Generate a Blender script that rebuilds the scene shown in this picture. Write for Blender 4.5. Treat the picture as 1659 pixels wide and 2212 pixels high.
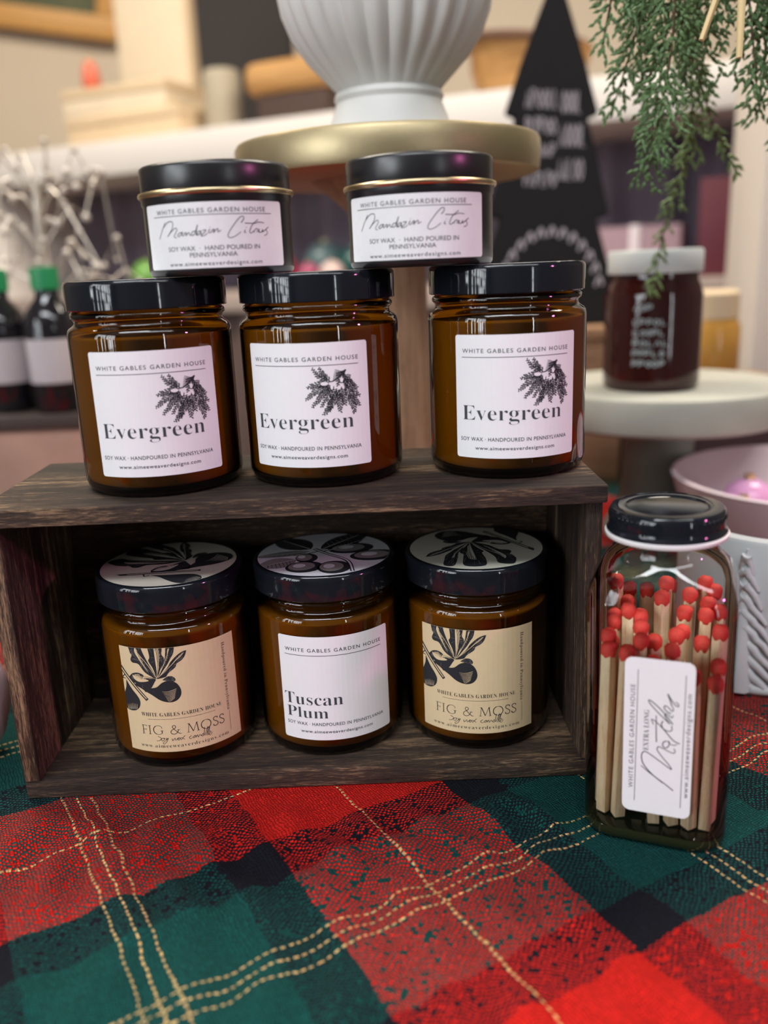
import bpy, bmesh, math, random
from mathutils import Vector, Matrix
from mathutils.geometry import tessellate_polygon
PI = math.pi
R = math.radians
random.seed(7)
for o in list(bpy.data.objects):
    bpy.data.objects.remove(o)
SC = bpy.context.scene
COL = SC.collection

# ------------------------------------------------------------------ camera
cam_d = bpy.data.cameras.new('camera')
cam = bpy.data.objects.new('camera', cam_d)
COL.objects.link(cam)
pitch, roll = 0.2760, -0.0427
fw = Vector((0, math.cos(pitch), -math.sin(pitch)))
up0 = Vector((0, math.sin(pitch), math.cos(pitch)))
ri0 = Vector((1, 0, 0))
ri = ri0 * math.cos(roll) + up0 * math.sin(roll)
up = -ri0 * math.sin(roll) + up0 * math.cos(roll)
cam.matrix_world = Matrix(((ri.x, up.x, -fw.x, 0), (ri.y, up.y, -fw.y, 0), (ri.z, up.z, -fw.z, 0), (0, 0, 0, 1)))
cam_d.sensor_fit = 'VERTICAL'
cam_d.sensor_height = 36.0
cam_d.lens = 1862.2 / 2212 * 36.0
cam_d.clip_start = 0.01
cam_d.dof.use_dof = True
cam_d.dof.focus_distance = 0.402
cam_d.dof.aperture_fstop = 4.1
SC.camera = cam

# ------------------------------------------------------------------ world, lights, exposure
SC.view_settings.view_transform = 'Standard'
SC.view_settings.look = 'None'
SC.view_settings.gamma = 1.0
SC.view_settings.use_curve_mapping = False
SC.view_settings.exposure = 0.22
SC.cycles.use_denoising = True
SC.cycles.max_bounces = 10
SC.cycles.transparent_max_bounces = 24
SC.cycles.transmission_bounces = 8
SC.cycles.caustics_reflective = False
SC.cycles.caustics_refractive = False
world = bpy.data.worlds.new('world')
SC.world = world
world.use_nodes = True
world.node_tree.nodes['Background'].inputs[0].default_value = (0.75, 0.85, 1.0, 1)
world.node_tree.nodes['Background'].inputs[1].default_value = 0.6


def area(name, loc, target, sx, sy, watts, color):
    l = bpy.data.lights.new(name, 'AREA')
    l.shape = 'RECTANGLE'
    l.size, l.size_y, l.energy, l.color = sx, sy, watts, color
    o = bpy.data.objects.new(name, l)
    COL.objects.link(o)
    o.location = loc
    o.rotation_euler = (Vector(target) - Vector(loc)).to_track_quat('-Z', 'Y').to_euler()
    return o


COOL, WARM = (0.93, 0.97, 1.0), (1.0, 0.90, 0.76)
area('shop_window_daylight', (-2.34, -1.60, 0.45), (2.0, -1.60, 0.45), 2.2, 1.6, 118, COOL)
area('side_window_daylight', (2.18, -3.34, 0.40), (2.18, 0.0, 0.40), 0.16, 1.9, 14, COOL)
area('ceiling_light_front', (-0.45, -0.75, 1.54), (-0.45, -0.75, 0.0), 1.2, 0.35, 24, COOL)
area('ceiling_light_front_right', (0.75, -0.9, 1.54), (0.75, -0.9, 0.0), 1.2, 0.35, 13, COOL)
area('ceiling_light_back_left', (-0.9, 1.15, 1.54), (-0.9, 1.15, 0.0), 1.2, 0.35, 38, WARM)
area('ceiling_light_back_right', (0.9, 1.0, 1.54), (0.9, 1.0, 0.0), 1.2, 0.35, 36, WARM)
sl = bpy.data.lights.new('magenta_stage_lamp', 'SPOT')
sl.energy, sl.color, sl.spot_size, sl.spot_blend, sl.shadow_soft_size = 24.0, (1.0, 0.22, 0.60), R(21), 1.0, 0.05
so = bpy.data.objects.new('magenta_stage_lamp', sl)
COL.objects.link(so)
so.location = (1.45, -0.35, 0.42)
so.rotation_euler = (Vector((-0.16, 0.39, -0.20)) - Vector(so.location)).to_track_quat('-Z', 'Y').to_euler()


# ------------------------------------------------------------------ node helpers
class NB:
    def __init__(s, name):
        s.m = bpy.data.materials.new(name)
        s.m.use_nodes = True
        s.t = s.m.node_tree
        s.t.nodes.clear()
        s.out = s.t.nodes.new('ShaderNodeOutputMaterial')

    def n(s, typ, **kw):
        x = s.t.nodes.new(typ)
        for k, v in kw.items():
            setattr(x, k, v)
        return x

    def put(s, sock, v):
        if isinstance(v, bpy.types.NodeSocket):
            s.t.links.new(v, sock)
        elif v is not None:
            if sock.type == 'RGBA' and not isinstance(v, (int, float)) and len(v) == 3:
                v = (*v, 1)
            sock.default_value = v

    def math(s, op, a, b=None, c=None, clamp=False):
        x = s.n('ShaderNodeMath', operation=op, use_clamp=clamp)
        for i, v in enumerate((a, b, c)):
            if v is not None:
                s.put(x.inputs[i], v)
        return x.outputs[0]

    def mix(s, f, a, b, mode='MIX'):
        x = s.n('ShaderNodeMix', data_type='RGBA', blend_type=mode)
        s.put(x.inputs[0], f)
        s.put(x.inputs[6], a)
        s.put(x.inputs[7], b)
        return x.outputs[2]

    def coord(s, which='Object', scale=(1, 1, 1), rot=(0, 0, 0)):
        tc = s.n('ShaderNodeTexCoord')
        mp = s.n('ShaderNodeMapping')
        mp.inputs['Scale'].default_value = scale
        mp.inputs['Rotation'].default_value = rot
        s.t.links.new(tc.outputs[which], mp.inputs[0])
        return mp.outputs[0]

    def noise(s, vec, scale, detail=3, rough=0.5, dist=0.0):
        x = s.n('ShaderNodeTexNoise')
        s.put(x.inputs['Vector'], vec)
        x.inputs['Scale'].default_value = scale
        x.inputs['Detail'].default_value = detail
        x.inputs['Roughness'].default_value = rough
        x.inputs['Distortion'].default_value = dist
        return x.outputs['Fac']

    def ramp(s, fac, stops, interp='LINEAR'):
        x = s.n('ShaderNodeValToRGB')
        x.color_ramp.interpolation = interp
        e = x.color_ramp.elements
        while len(e) < len(stops):
            e.new(0.5)
        for el, (p, c) in zip(e, stops):
            el.position = p
            el.color = (*c, 1) if len(c) == 3 else c
        s.put(x.inputs[0], fac)
        return x.outputs[0]

    def bump(s, h, strength=0.3, dist=0.001):
        x = s.n('ShaderNodeBump')
        x.inputs['Strength'].default_value = strength
        x.inputs['Distance'].default_value = dist
        s.put(x.inputs['Height'], h)
        return x.outputs[0]

    def pbr(s, color, rough=0.5, metal=0.0, normal=None, spec=0.5, **kw):
        b = s.n('ShaderNodeBsdfPrincipled')
        s.put(b.inputs['Base Color'], color)
        s.put(b.inputs['Roughness'], rough)
        s.put(b.inputs['Metallic'], metal)
        s.put(b.inputs['Specular IOR Level'], spec)
        if normal is not None:
            s.put(b.inputs['Normal'], normal)
        for k, v in kw.items():
            s.put(b.inputs[k.replace('_', ' ')], v)
        s.t.links.new(b.outputs[0], s.out.inputs[0])
        return s.m


def simple(name, color, rough=0.5, metal=0.0, spec=0.5, vary=0.08, vscale=40, bump=0.0, bscale=200, **kw):
    b = NB(name)
    v = b.coord()
    f = b.noise(v, vscale, 3)
    c = b.mix(f, tuple(x * (1 - vary) for x in color), tuple(min(1, x * (1 + vary)) for x in color))
    nm = b.bump(b.noise(v, bscale, 2), bump, 0.0006) if bump else None
    return b.pbr(c, rough, metal, nm, spec, **kw)


def tinted_glass(name, tint, edge=None, edge_from=0.75, rough=0.015):
    b = NB(name)
    tr = b.n('ShaderNodeBsdfTransparent')
    if edge is None:
        b.put(tr.inputs[0], tint)
    else:
        lw = b.n('ShaderNodeLayerWeight')
        lw.inputs[0].default_value = 0.5
        e = b.n('ShaderNodeMapRange')
        e.inputs[1].default_value = edge_from
        e.inputs[2].default_value = 1.0
        b.put(e.inputs[0], lw.outputs['Facing'])
        b.put(tr.inputs[0], b.mix(e.outputs[0], tint, edge))
    gl = b.n('ShaderNodeBsdfGlossy')
    gl.inputs['Roughness'].default_value = rough
    gl.inputs[0].default_value = (1, 1, 1, 1)
    fr = b.n('ShaderNodeFresnel')
    fr.inputs[0].default_value = 1.5
    ms = b.n('ShaderNodeMixShader')
    b.put(ms.inputs[0], fr.outputs[0])
    b.t.links.new(tr.outputs[0], ms.inputs[1])
    b.t.links.new(gl.outputs[0], ms.inputs[2])
    b.t.links.new(ms.outputs[0], b.out.inputs[0])
    return b.m


def wood(name, dark, mid, light, axis, scale=1.0, bumps=0.6):
    b = NB(name)
    s = [60.0 * scale] * 3
    s[axis] = 5.0 * scale
    v = b.coord('Object', tuple(s))
    big = b.noise(v, 0.55, 4, 0.6, 0.8)
    mids = b.noise(v, 6.0, 5, 0.7, 0.3)
    fine = b.noise(v, 32.0, 4, 0.7, 0.2)
    f = b.math('ADD', b.math('MULTIPLY', big, 0.40), b.math('ADD', b.math('MULTIPLY', mids, 0.30), b.math('MULTIPLY', fine, 0.30)))
    c = b.ramp(f, [(0.41, dark), (0.515, mid), (0.64, light)])
    h = b.math('ADD', b.math('MULTIPLY', big, 0.6), b.math('ADD', b.math('MULTIPLY', mids, 0.8), b.math('MULTIPLY', fine, 0.7)))
    return b.pbr(c, 0.58, 0, b.bump(h, bumps, 0.0011), 0.35)


# ------------------------------------------------------------------ mesh helpers
def link_mesh(name, me, mats, parent=None, smooth=None):
    if not isinstance(mats, (list, tuple)):
        mats = [mats]
    for m in mats:
        me.materials.append(m)
    if smooth is not None:
        for p in me.polygons:
            p.use_smooth = True
        me.set_sharp_from_angle(angle=R(smooth))
    o = bpy.data.objects.new(name, me)
    COL.objects.link(o)
    if parent is not None:
        o.parent = parent
    return o


def obj(name, bm, mats, parent=None, smooth=None, loc=None):
    bmesh.ops.recalc_face_normals(bm, faces=bm.faces)
    me = bpy.data.meshes.new(name)
    bm.to_mesh(me)
    bm.free()
    o = link_mesh(name, me, mats, parent, smooth)
    if loc is not None:
        o.location = loc
    return o


def tag(o, label=None, cat=None, group=None, kind=None):
    if label:
        o['label'] = label
    if cat:
        o['category'] = cat
    if group:
        o['group'] = group
    if kind:
        o['kind'] = kind
    return o


def thing(name, label, cat, loc=(0, 0, 0), rz=0.0, group=None):
    o = bpy.data.objects.new(name, None)
    o.empty_display_size = 0.02
    COL.objects.link(o)
    o.location = loc
    o.rotation_euler = (0, 0, rz)
    return tag(o, label, cat, group)


def dup(root, loc, rz, label, group=None):
    r = root.copy()
    COL.objects.link(r)
    r.location = loc
    r.rotation_euler = (0, 0, rz)
    tag(r, label, None, group)
    for ch in list(root.children):
        c = ch.copy()
        COL.objects.link(c)
        c.parent = r
        for g in list(ch.children):
            d = g.copy()
            COL.objects.link(d)
            d.parent = c
    return r


def add_lathe(bm, prof, seg=64, mat=0, M=None):
    rings = []
    for r, z in prof:
        if r < 1e-6:
            rings.append([bm.verts.new((0, 0, z))])
        else:
            rings.append([bm.verts.new((r * math.cos(2 * PI * k / seg), r * math.sin(2 * PI * k / seg), z)) for k in range(seg)])
    for a, b in zip(rings, rings[1:]):
        for k in range(seg):
            l = (k + 1) % seg
            if len(a) == 1 and len(b) == 1:
                continue
            if len(a) == 1:
                f = bm.faces.new((a[0], b[k], b[l]))
            elif len(b) == 1:
                f = bm.faces.new((a[k], a[l], b[0]))
            else:
                f = bm.faces.new((a[k], a[l], b[l], b[k]))
            f.material_index = mat
    if M is not None:
        vs = [v for rg in rings for v in rg]
        bmesh.ops.transform(bm, matrix=M, verts=vs)
    return bm


def lathe(prof, seg=64):
    return add_lathe(bmesh.new(), prof, seg)


def add_box(bm, lo, hi, bevel=0.0, M=None, seg=2):
    b2 = bmesh.new()
    vs = [b2.verts.new((x, y, z)) for x in (lo[0], hi[0]) for y in (lo[1], hi[1]) for z in (lo[2], hi[2])]
    for q in ((0, 1, 3, 2), (4, 6, 7, 5), (0, 4, 5, 1), (2, 3, 7, 6), (0, 2, 6, 4), (1, 5, 7, 3)):
        b2.faces.new([vs[i] for i in q])
    bmesh.ops.recalc_face_normals(b2, faces=b2.faces)
    if bevel:
        bmesh.ops.bevel(b2, geom=b2.edges[:], offset=bevel, segments=seg, affect='EDGES', profile=0.6)
    if M is not None:
        bmesh.ops.transform(b2, matrix=M, verts=b2.verts)
    me = bpy.data.meshes.new('tmp')
    b2.to_mesh(me)
    b2.free()
    bm.from_mesh(me)
    bpy.data.meshes.remove(me)
    return bm


def box(lo, hi, bevel=0.0, M=None):
    return add_box(bmesh.new(), lo, hi, bevel, M)


def add_tube(bm, pts, rad, seg=8, cap=True):
    pts = [Vector(p) for p in pts]
    n = len(pts)
    rads = rad if isinstance(rad, (list, tuple)) else [rad] * n
    rings = []
    nrm = None
    for i, p in enumerate(pts):
        t = (pts[min(i + 1, n - 1)] - pts[max(i - 1, 0)]).normalized()
        if nrm is None:
            a = Vector((0, 0, 1)) if abs(t.z) < 0.9 else Vector((1, 0, 0))
            nrm = t.cross(a).normalized()
        else:
            nrm = (nrm - t * nrm.dot(t)).normalized()
        bn = t.cross(nrm)
        rings.append([bm.verts.new(p + (nrm * math.cos(2 * PI * k / seg) + bn * math.sin(2 * PI * k / seg)) * rads[i]) for k in range(seg)])
    for a, b in zip(rings, rings[1:]):
        for k in range(seg):
            bm.faces.new((a[k], a[(k + 1) % seg], b[(k + 1) % seg], b[k]))
    if cap:
        bm.faces.new(rings[0])
        bm.faces.new(rings[-1])
    return bm


def add_ball(bm, c, r, u=20, v=12, sq=(1, 1, 1)):
    bmesh.ops.create_uvsphere(bm, u_segments=u, v_segments=v, radius=r, matrix=Matrix.Translation(c) @ Matrix.Diagonal((*sq, 1)))
    return bm


def prism(pts, z0, z1, bevel=0.0):
    bm = bmesh.new()
    a = [bm.verts.new((x, y, z0)) for x, y in pts]
    b = [bm.verts.new((x, y, z1)) for x, y in pts]
    n = len(pts)
    bm.faces.new(a)
    bm.faces.new(b)
    for i in range(n):
        bm.faces.new((a[i], a[(i + 1) % n], b[(i + 1) % n], b[i]))
    bmesh.ops.recalc_face_normals(bm, faces=bm.faces)
    if bevel:
        bmesh.ops.bevel(bm, geom=bm.edges[:], offset=bevel, segments=2, affect='EDGES')
    return bm


# ------------------------------------------------------------------ flat print (labels): polygons in millimetres
def catmull(pts, n=6):
    if len(pts) < 3:
        return pts
    P = [pts[0]] + list(pts) + [pts[-1]]
    out = []
    for i in range(1, len(P) - 2):
        p0, p1, p2, p3 = P[i - 1:i + 3]
        for k in range(n):
            t = k / n
            out.append(tuple(0.5 * ((2 * p1[j]) + (-p0[j] + p2[j]) * t + (2 * p0[j] - 5 * p1[j] + 4 * p2[j] - p3[j]) * t * t
                                    + (-p0[j] + 3 * p1[j] - 3 * p2[j] + p3[j]) * t ** 3) for j in (0, 1)))
    out.append(tuple(pts[-1]))
    return out


def clip_half(poly, ax, lim, keep_less):
    out = []
    n = len(poly)
    for i in range(n):
        a, b = poly[i], poly[(i + 1) % n]
        ia = (a[ax] <= lim) == keep_less or a[ax] == lim
        ib = (b[ax] <= lim) == keep_less or b[ax] == lim
        if ia:
            out.append(a)
        if ia != ib:
            t = (lim - a[ax]) / (b[ax] - a[ax])
            out.append(tuple(a[j] + (b[j] - a[j]) * t for j in (0, 1)))
    return out


def clip_line(poly, p, nrm):
    out = []
    n = len(poly)
    d = [(q[0] - p[0]) * nrm[0] + (q[1] - p[1]) * nrm[1] for q in poly]
    for i in range(n):
        j = (i + 1) % n
        if d[i] <= 0:
            out.append(poly[i])
        if (d[i] <= 0) != (d[j] <= 0):
            t = d[i] / (d[i] - d[j])
            out.append(tuple(poly[i][k] + (poly[j][k] - poly[i][k]) * t for k in (0, 1)))
    return out


_text_cache = {}


def text_tris(s, serif=False, offset=0.0, space=1.0):
    key = (s, serif, offset, space)
    if key in _text_cache:
        return _text_cache[key]
    if serif:
        s = ''.join(chr(0x1D400 + ord(c) - 65) if 'A' <= c <= 'Z' else chr(0x1D41A + ord(c) - 97) if 'a' <= c <= 'z' else c for c in s)
    cu = bpy.data.curves.new('t', 'FONT')
    cu.body = s
    cu.size = 1
    cu.offset = offset
    cu.space_character = space
    cu.resolution_u = 4
    o = bpy.data.objects.new('t', cu)
    COL.objects.link(o)
    dg = bpy.context.evaluated_depsgraph_get()
    me = o.evaluated_get(dg).to_mesh()
    me.calc_loop_triangles()
    tris = [[tuple(me.vertices[i].co[:2]) for i in t.vertices] for t in me.loop_triangles]
    o.evaluated_get(dg).to_mesh_clear()
    bpy.data.objects.remove(o)
    bpy.data.curves.remove(cu)
    _text_cache[key] = tris
    return tris


class Art:
    def __init__(s):
        s.polys = []

    def add(s, pts, mat=1, layer=1.0):
        pts = [tuple(p) for p in pts]
        if len(pts) <= 3:
            s.polys.append((pts, mat, layer))
            return
        for t in tessellate_polygon([[Vector((p[0], p[1], 0)) for p in pts]]):
            s.polys.append(([pts[i] for i in t], mat, layer))

    def stroke(s, pts, w0, w1=None, mat=1, layer=1.0, smooth=True, taper=False, n=6):
        if smooth:
            pts = catmull(pts, n)
        N = len(pts)
        w1 = w0 if w1 is None else w1
        L, Rr = [], []
        for i in range(N):
            a, b = pts[max(i - 1, 0)], pts[min(i + 1, N - 1)]
            dx, dy = b[0] - a[0], b[1] - a[1]
            d = math.hypot(dx, dy) or 1
            w = (w0 + (w1 - w0) * i / max(1, N - 1)) / 2
            if taper:
                w *= 0.35 + 0.65 * math.sin(PI * (0.08 + 0.84 * i / max(1, N - 1)))
            L.append((pts[i][0] - dy / d * w, pts[i][1] + dx / d * w))
            Rr.append((pts[i][0] + dy / d * w, pts[i][1] - dx / d * w))
        for i in range(N - 1):
            s.polys.append(([L[i], L[i + 1], Rr[i + 1], Rr[i]], mat, layer))

    def text(s, txt, x0, x1, base, cap, mat=1, layer=1.0, serif=False, offset=0.0, space=1.0, ref='H', curve=None, rot=0):
        tr = text_tris(txt, serif, offset, space)
        rt = text_tris(ref, serif, offset, 1.0)
        h = max(p[1] for t in rt for p in t)
        xs = [p[0] for t in tr for p in t]
        a, b = min(xs), max(xs)
        for t in tr:
            q = []
            for p in t:
                x = x0 + (p[0] - a) / (b - a) * (x1 - x0)
                y = base + p[1] / h * cap
                q.append((x, y))
            if rot == -90:   # reads top to bottom; x runs down from x0
                q = [(base + (p2[1] - base), -p2[0]) for p2 in q]
            elif rot == 90:  # reads bottom to top
                q = [(-p2[1], p2[0]) for p2 in q]
            s.polys.append((q, mat, layer))

    def merge(s, other, fn):
        for p, m, l in other.polys:
            s.polys.append(([fn(q) for q in p], m, l))

    def clip(s, convex, only_layer_from=1.0):
        """convex: ccw polygon"""
        out = []
        n = len(convex)
        for p, m, l in s.polys:
            if l >= only_layer_from:
                for i in range(n):
                    a, b = convex[i], convex[(i + 1) % n]
                    p = clip_line(p, a, (b[1] - a[1], -(b[0] - a[0])))
                    if len(p) < 3:
                        break
            if len(p) >= 3:
                out.append((p, m, l))
        s.polys = out

    def build(s, name, fmap, mats, parent=None, strip=2.4):
        verts, faces, mi = [], [], []
        for p, m, l in s.polys:
            xs = [q[0] for q in p]
            pieces = [p]
            if strip and max(xs) - min(xs) > strip:
                pieces = []
                k0, k1 = math.floor(min(xs) / strip), math.ceil(max(xs) / strip)
                for k in range(k0, k1):
                    q = clip_half(p, 0, (k + 1) * strip, True)
                    if len(q) >= 3:
                        q = clip_half(q, 0, k * strip, False)
                    if len(q) >= 3:
                        pieces.append(q)
            for q in pieces:
                ar = sum(q[i][0] * q[(i + 1) % len(q)][1] - q[(i + 1) % len(q)][0] * q[i][1] for i in range(len(q)))
                if abs(ar) < 1e-7:
                    continue
                if ar < 0:
                    q = q[::-1]
                b = len(verts)
                verts += [fmap(x, y, l) for x, y in q]
                faces.append(tuple(range(b, b + len(q))))
                mi.append(m)
        me = bpy.data.meshes.new(name)
        me.from_pydata(verts, [], faces)
        me.polygons.foreach_set('material_index', mi)
        me.update()
        return link_mesh(name, me, mats, parent)


def round_rect(x0, y0, x1, y1, r, n=6):
    pts = []
    for cx, cy, a0 in ((x1 - r, y0 + r, -90), (x1 - r, y1 - r, 0), (x0 + r, y1 - r, 90), (x0 + r, y0 + r, 180)):
        for k in range(n + 1):
            a = R(a0 + 90 * k / n)
            pts.append((cx + r * math.cos(a), cy + r * math.sin(a)))
    return pts


def cyl_map(rad, z0):
    """label millimetres -> front (-Y) of an upright cylinder"""
    def f(x, y, l):
        th = x * 0.001 / rad
        r = rad + 0.00013 + 0.00005 * l
        return (r * math.sin(th), -r * math.cos(th), z0 + y * 0.001)
    return f


# ------------------------------------------------------------------ materials
def paper_mat(name, col, mott=0.04):
    b = NB(name)
    v = b.coord()
    f = b.noise(v, 260, 4, 0.6)
    c = b.mix(f, tuple(x * (1 - mott) for x in col), col)
    return b.pbr(c, 0.6, 0, None, 0.3)


M_WHITE = paper_mat('white_paper', (0.80, 0.79, 0.815))
M_MOTTLE = paper_mat('mottled_white_paper', (0.78, 0.78, 0.80), 0.10)
M_KRAFT = paper_mat('cream_paper', (0.68, 0.54, 0.33), 0.10)
M_LIDWHITE = paper_mat('lid_paper_white', (0.60, 0.61, 0.65), 0.06)
M_LIDCREAM_SHADED = paper_mat('lid_paper_cream_shaded', (0.52, 0.50, 0.42), 0.10)  # cream greyed and darkened, shade on the lid discs put into the colour
M_INK = simple('black_ink', (0.018, 0.02, 0.024), 0.55, spec=0.3)
M_GREYINK = simple('grey_ink', (0.16, 0.17, 0.19), 0.6, spec=0.3)
M_SLATEINK = simple('slate_ink', (0.045, 0.055, 0.065), 0.6, spec=0.3)
M_MIDINK = simple('mid_ink', (0.22, 0.21, 0.20), 0.6, spec=0.3)
M_AMBER = tinted_glass('amber_glass', (0.42, 0.265, 0.055), (0.12, 0.06, 0.015), 0.84)
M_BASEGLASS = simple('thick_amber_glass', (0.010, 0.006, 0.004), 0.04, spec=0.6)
M_WAX = simple('cream_wax', (0.92, 0.74, 0.42), 0.55, vary=0.05, vscale=25)
M_LIDBLACK = simple('gloss_black_plastic', (0.008, 0.010, 0.014), 0.07, spec=0.42, vary=0.2)
M_TIN = simple('satin_black_tin', (0.010, 0.010, 0.012), 0.30, spec=0.6, vary=0.2)
M_GOLDRIM = simple('gold_lacquer', (0.62, 0.50, 0.30), 0.28, metal=1.0)
WD = dict(dark=(0.007, 0.005, 0.004), mid=(0.048, 0.028, 0.0175), light=(0.46, 0.295, 0.165), bumps=0.9)
M_WOODX = wood('dark_wood_long_grain', axis=0, **WD)
M_WOODZ = wood('dark_wood_upright_grain', axis=2, **WD)


def plaid():
    b = NB('tartan_weave')
    uv = b.n('ShaderNodeUVMap')
    sep = b.n('ShaderNodeSeparateXYZ')
    b.t.links.new(uv.outputs[0], sep.inputs[0])
    wob = b.n('ShaderNodeTexNoise')
    b.put(wob.inputs['Vector'], uv.outputs[0])
    wob.inputs['Scale'].default_value = 0.06
    wob.inputs['Detail'].default_value = 3
    ws = b.n('ShaderNodeSeparateColor')
    b.t.links.new(wob.outputs['Color'], ws.inputs[0])
    u = b.math('ADD', sep.outputs[0], b.math('MULTIPLY', b.math('SUBTRACT', ws.outputs[0], 0.5), 5.0))
    v = b.math('ADD', sep.outputs[1], b.math('MULTIPLY', b.math('SUBTRACT', ws.outputs[1], 0.5), 5.0))
    RED, BLK, GRN, GLD = (0.86, 0.020, 0.013), (0.009, 0.011, 0.019), (0.006, 0.092, 0.084), (0.98, 0.70, 0.30)

    def sett(s, centre):
        w = b.math('WRAP', b.math('SUBTRACT', s, centre), 108.5, -108.5)
        q = b.math('ABSOLUTE', w)
        g = b.math('LESS_THAN', q, 41.0)
        r = b.math('GREATER_THAN', q, 64.0)
        c = b.mix(r, b.mix(g, BLK, GRN), RED)
        l1 = b.math('LESS_THAN', q, 0.46)
        l2 = b.math('LESS_THAN', b.math('ABSOLUTE', b.math('SUBTRACT', q, 6.2)), 0.46)
        l3 = b.math('GREATER_THAN', q, 107.9)
        return c, b.math('MAXIMUM', b.math('MAXIMUM', l1, l2), l3)

    jit = b.n('ShaderNodeTexNoise')
    b.put(jit.inputs['Vector'], uv.outputs[0])
    jit.inputs['Scale'].default_value = 0.33
    jit.inputs['Detail'].default_value = 2
    js = b.n('ShaderNodeSeparateColor')
    b.t.links.new(jit.outputs['Color'], js.inputs[0])
    cu, gu = sett(u, 44.0)
    cv, gv = sett(v, 242.0)
    TU, TV = 1.35, 1.05
    u2 = b.math('ADD', u, b.math('MULTIPLY', b.math('SUBTRACT', js.outputs[0], 0.5), 2.2))
    v2 = b.math('ADD', v, b.math('MULTIPLY', b.math('SUBTRACT', js.outputs[1], 0.5), 1.8))
    iu, iv = b.math('DIVIDE', u2, TU), b.math('DIVIDE', v2, TV)
    fu, fv = b.math('FRACT', iu), b.math('FRACT', iv)
    cell = b.n('ShaderNodeCombineXYZ')
    b.put(cell.inputs[0], b.math('FLOOR', iu))
    b.put(cell.inputs[1], b.math('FLOOR', iv))
    chk = b.math('FLOORED_MODULO', b.math('ADD', b.math('FLOOR', iu), b.math('FLOOR', iv)), 2.0)
    wn = b.n('ShaderNodeTexWhiteNoise', noise_dimensions='2D')
    b.t.links.new(cell.outputs[0], wn.inputs['Vector'])
    rnd = wn.outputs['Value']
    sel = b.math('GREATER_THAN', b.math('ADD', b.math('MULTIPLY', chk, 0.60), b.math('MULTIPLY', rnd, 0.66)), 0.66)
    col = b.mix(sel, cv, cu)
    # gold lurex lies on top in long floats
    fl_u = b.math('GREATER_THAN', b.math('FRACT', b.math('DIVIDE', v2, 2.9)), 0.42)
    fl_v = b.math('GREATER_THAN', b.math('FRACT', b.math('DIVIDE', u2, 3.1)), 0.42)
    gold = b.math('MAXIMUM', b.math('MULTIPLY', gu, fl_u), b.math('MULTIPLY', gv, fl_v))
    # yarn: shade between threads multiplied into the colour, every thread a little different
    hu = b.math('SINE', b.math('MULTIPLY', fu, PI))
    hv = b.math('SINE', b.math('MULTIPLY', fv, PI))
    h = b.math('MULTIPLY', b.math('POWER', hu, 0.6), b.math('POWER', hv, 0.6))
    fib = b.noise(uv.outputs[0], 2.2, 3, 0.7)
    yarn = b.math('ADD', 0.62, b.math('ADD', b.math('MULTIPLY', rnd, 0.34), b.math('MULTIPLY', fib, 0.35)))
    tone = b.math('MULTIPLY', yarn, b.math('ADD', 0.20, b.math('MULTIPLY', h, 0.78)))
    tc = b.n('ShaderNodeCombineColor')
    for i in range(3):
        b.put(tc.inputs[i], tone)
    col = b.mix(1.0, col, tc.outputs[0], 'MULTIPLY')
    col = b.mix(gold, col, GLD)
    hh = b.math('ADD', b.math('ADD', h, b.math('MULTIPLY', fib, 0.5)), b.math('MULTIPLY', gold, 0.8))
    return b.pbr(col, b.math('SUBTRACT', 0.88, b.math('MULTIPLY', gold, 0.52)), b.math('MULTIPLY', gold, 0.7),
                 b.bump(hh, 0.9, 0.0009), 0.15)


M_PLAID = plaid()

# ------------------------------------------------------------------ the room
FLOOR, CEIL = -0.99, 1.60
XL, XR, YF, YB = -2.2, 2.4, -3.3, 2.75
M_CREAMWALL = simple('cream_wall_paint', (0.66, 0.55, 0.42), 0.8, vary=0.05, vscale=3)
M_DARKWALL = simple('dim_taupe_wall_paint', (0.14, 0.125, 0.12), 0.8, vary=0.1, vscale=3)
M_CEIL = simple('ceiling_paint', (0.42, 0.40, 0.39), 0.85)
M_FLOOR = wood('floor_boards', (0.04, 0.028, 0.02), (0.10, 0.07, 0.05), (0.17, 0.12, 0.085), 1, 0.12, 0.2)
M_FRAME = simple('dark_window_frame', (0.03, 0.03, 0.035), 0.5)
M_DOOR = simple('dark_brown_door_paint', (0.020, 0.012, 0.010), 0.6)


def struct(name, bm, mat, smooth=None):
    return tag(obj(name, bm, mat, None, smooth), kind='structure')


struct('floor', box((XL - .1, YF - .1, FLOOR - .1), (XR + .1, YB + .1, FLOOR)), M_FLOOR)
struct('ceiling', box((XL - .1, YF - .1, CEIL), (XR + .1, YB + .1, CEIL + .1)), M_CEIL)
bm = bmesh.new()
DX0, DX1, DZ1 = -0.52, -0.20, 1.15
add_box(bm, (XL - .1, YB, FLOOR), (DX0, YB + .1, CEIL))
add_box(bm, (DX1, YB, FLOOR), (XR + .1, YB + .1, CEIL))
add_box(bm, (DX0, YB, DZ1), (DX1, YB + .1, CEIL))
struct('wall_back', bm, M_CREAMWALL)
struct('door_1', box((DX0, YB + .05, FLOOR), (DX1, YB + .09, DZ1)), M_DOOR)
struct('wall_right', box((XR, YF - .1, FLOOR), (XR + .1, YB, CEIL)), M_DARKWALL)
bm = bmesh.new()
WY0, WY1, WZ0, WZ1 = -2.70, -0.50, -0.35, 1.25
add_box(bm, (XL - .1, YF - .1, FLOOR), (XL, WY0, CEIL))
add_box(bm, (XL - .1, WY1, FLOOR), (XL, YB, CEIL))
add_box(bm, (XL - .1, WY0, FLOOR), (XL, WY1, WZ0))
add_box(bm, (XL - .1, WY0, WZ1), (XL, WY1, CEIL))
struct('wall_left', bm, M_DARKWALL)
bm = bmesh.new()
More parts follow.
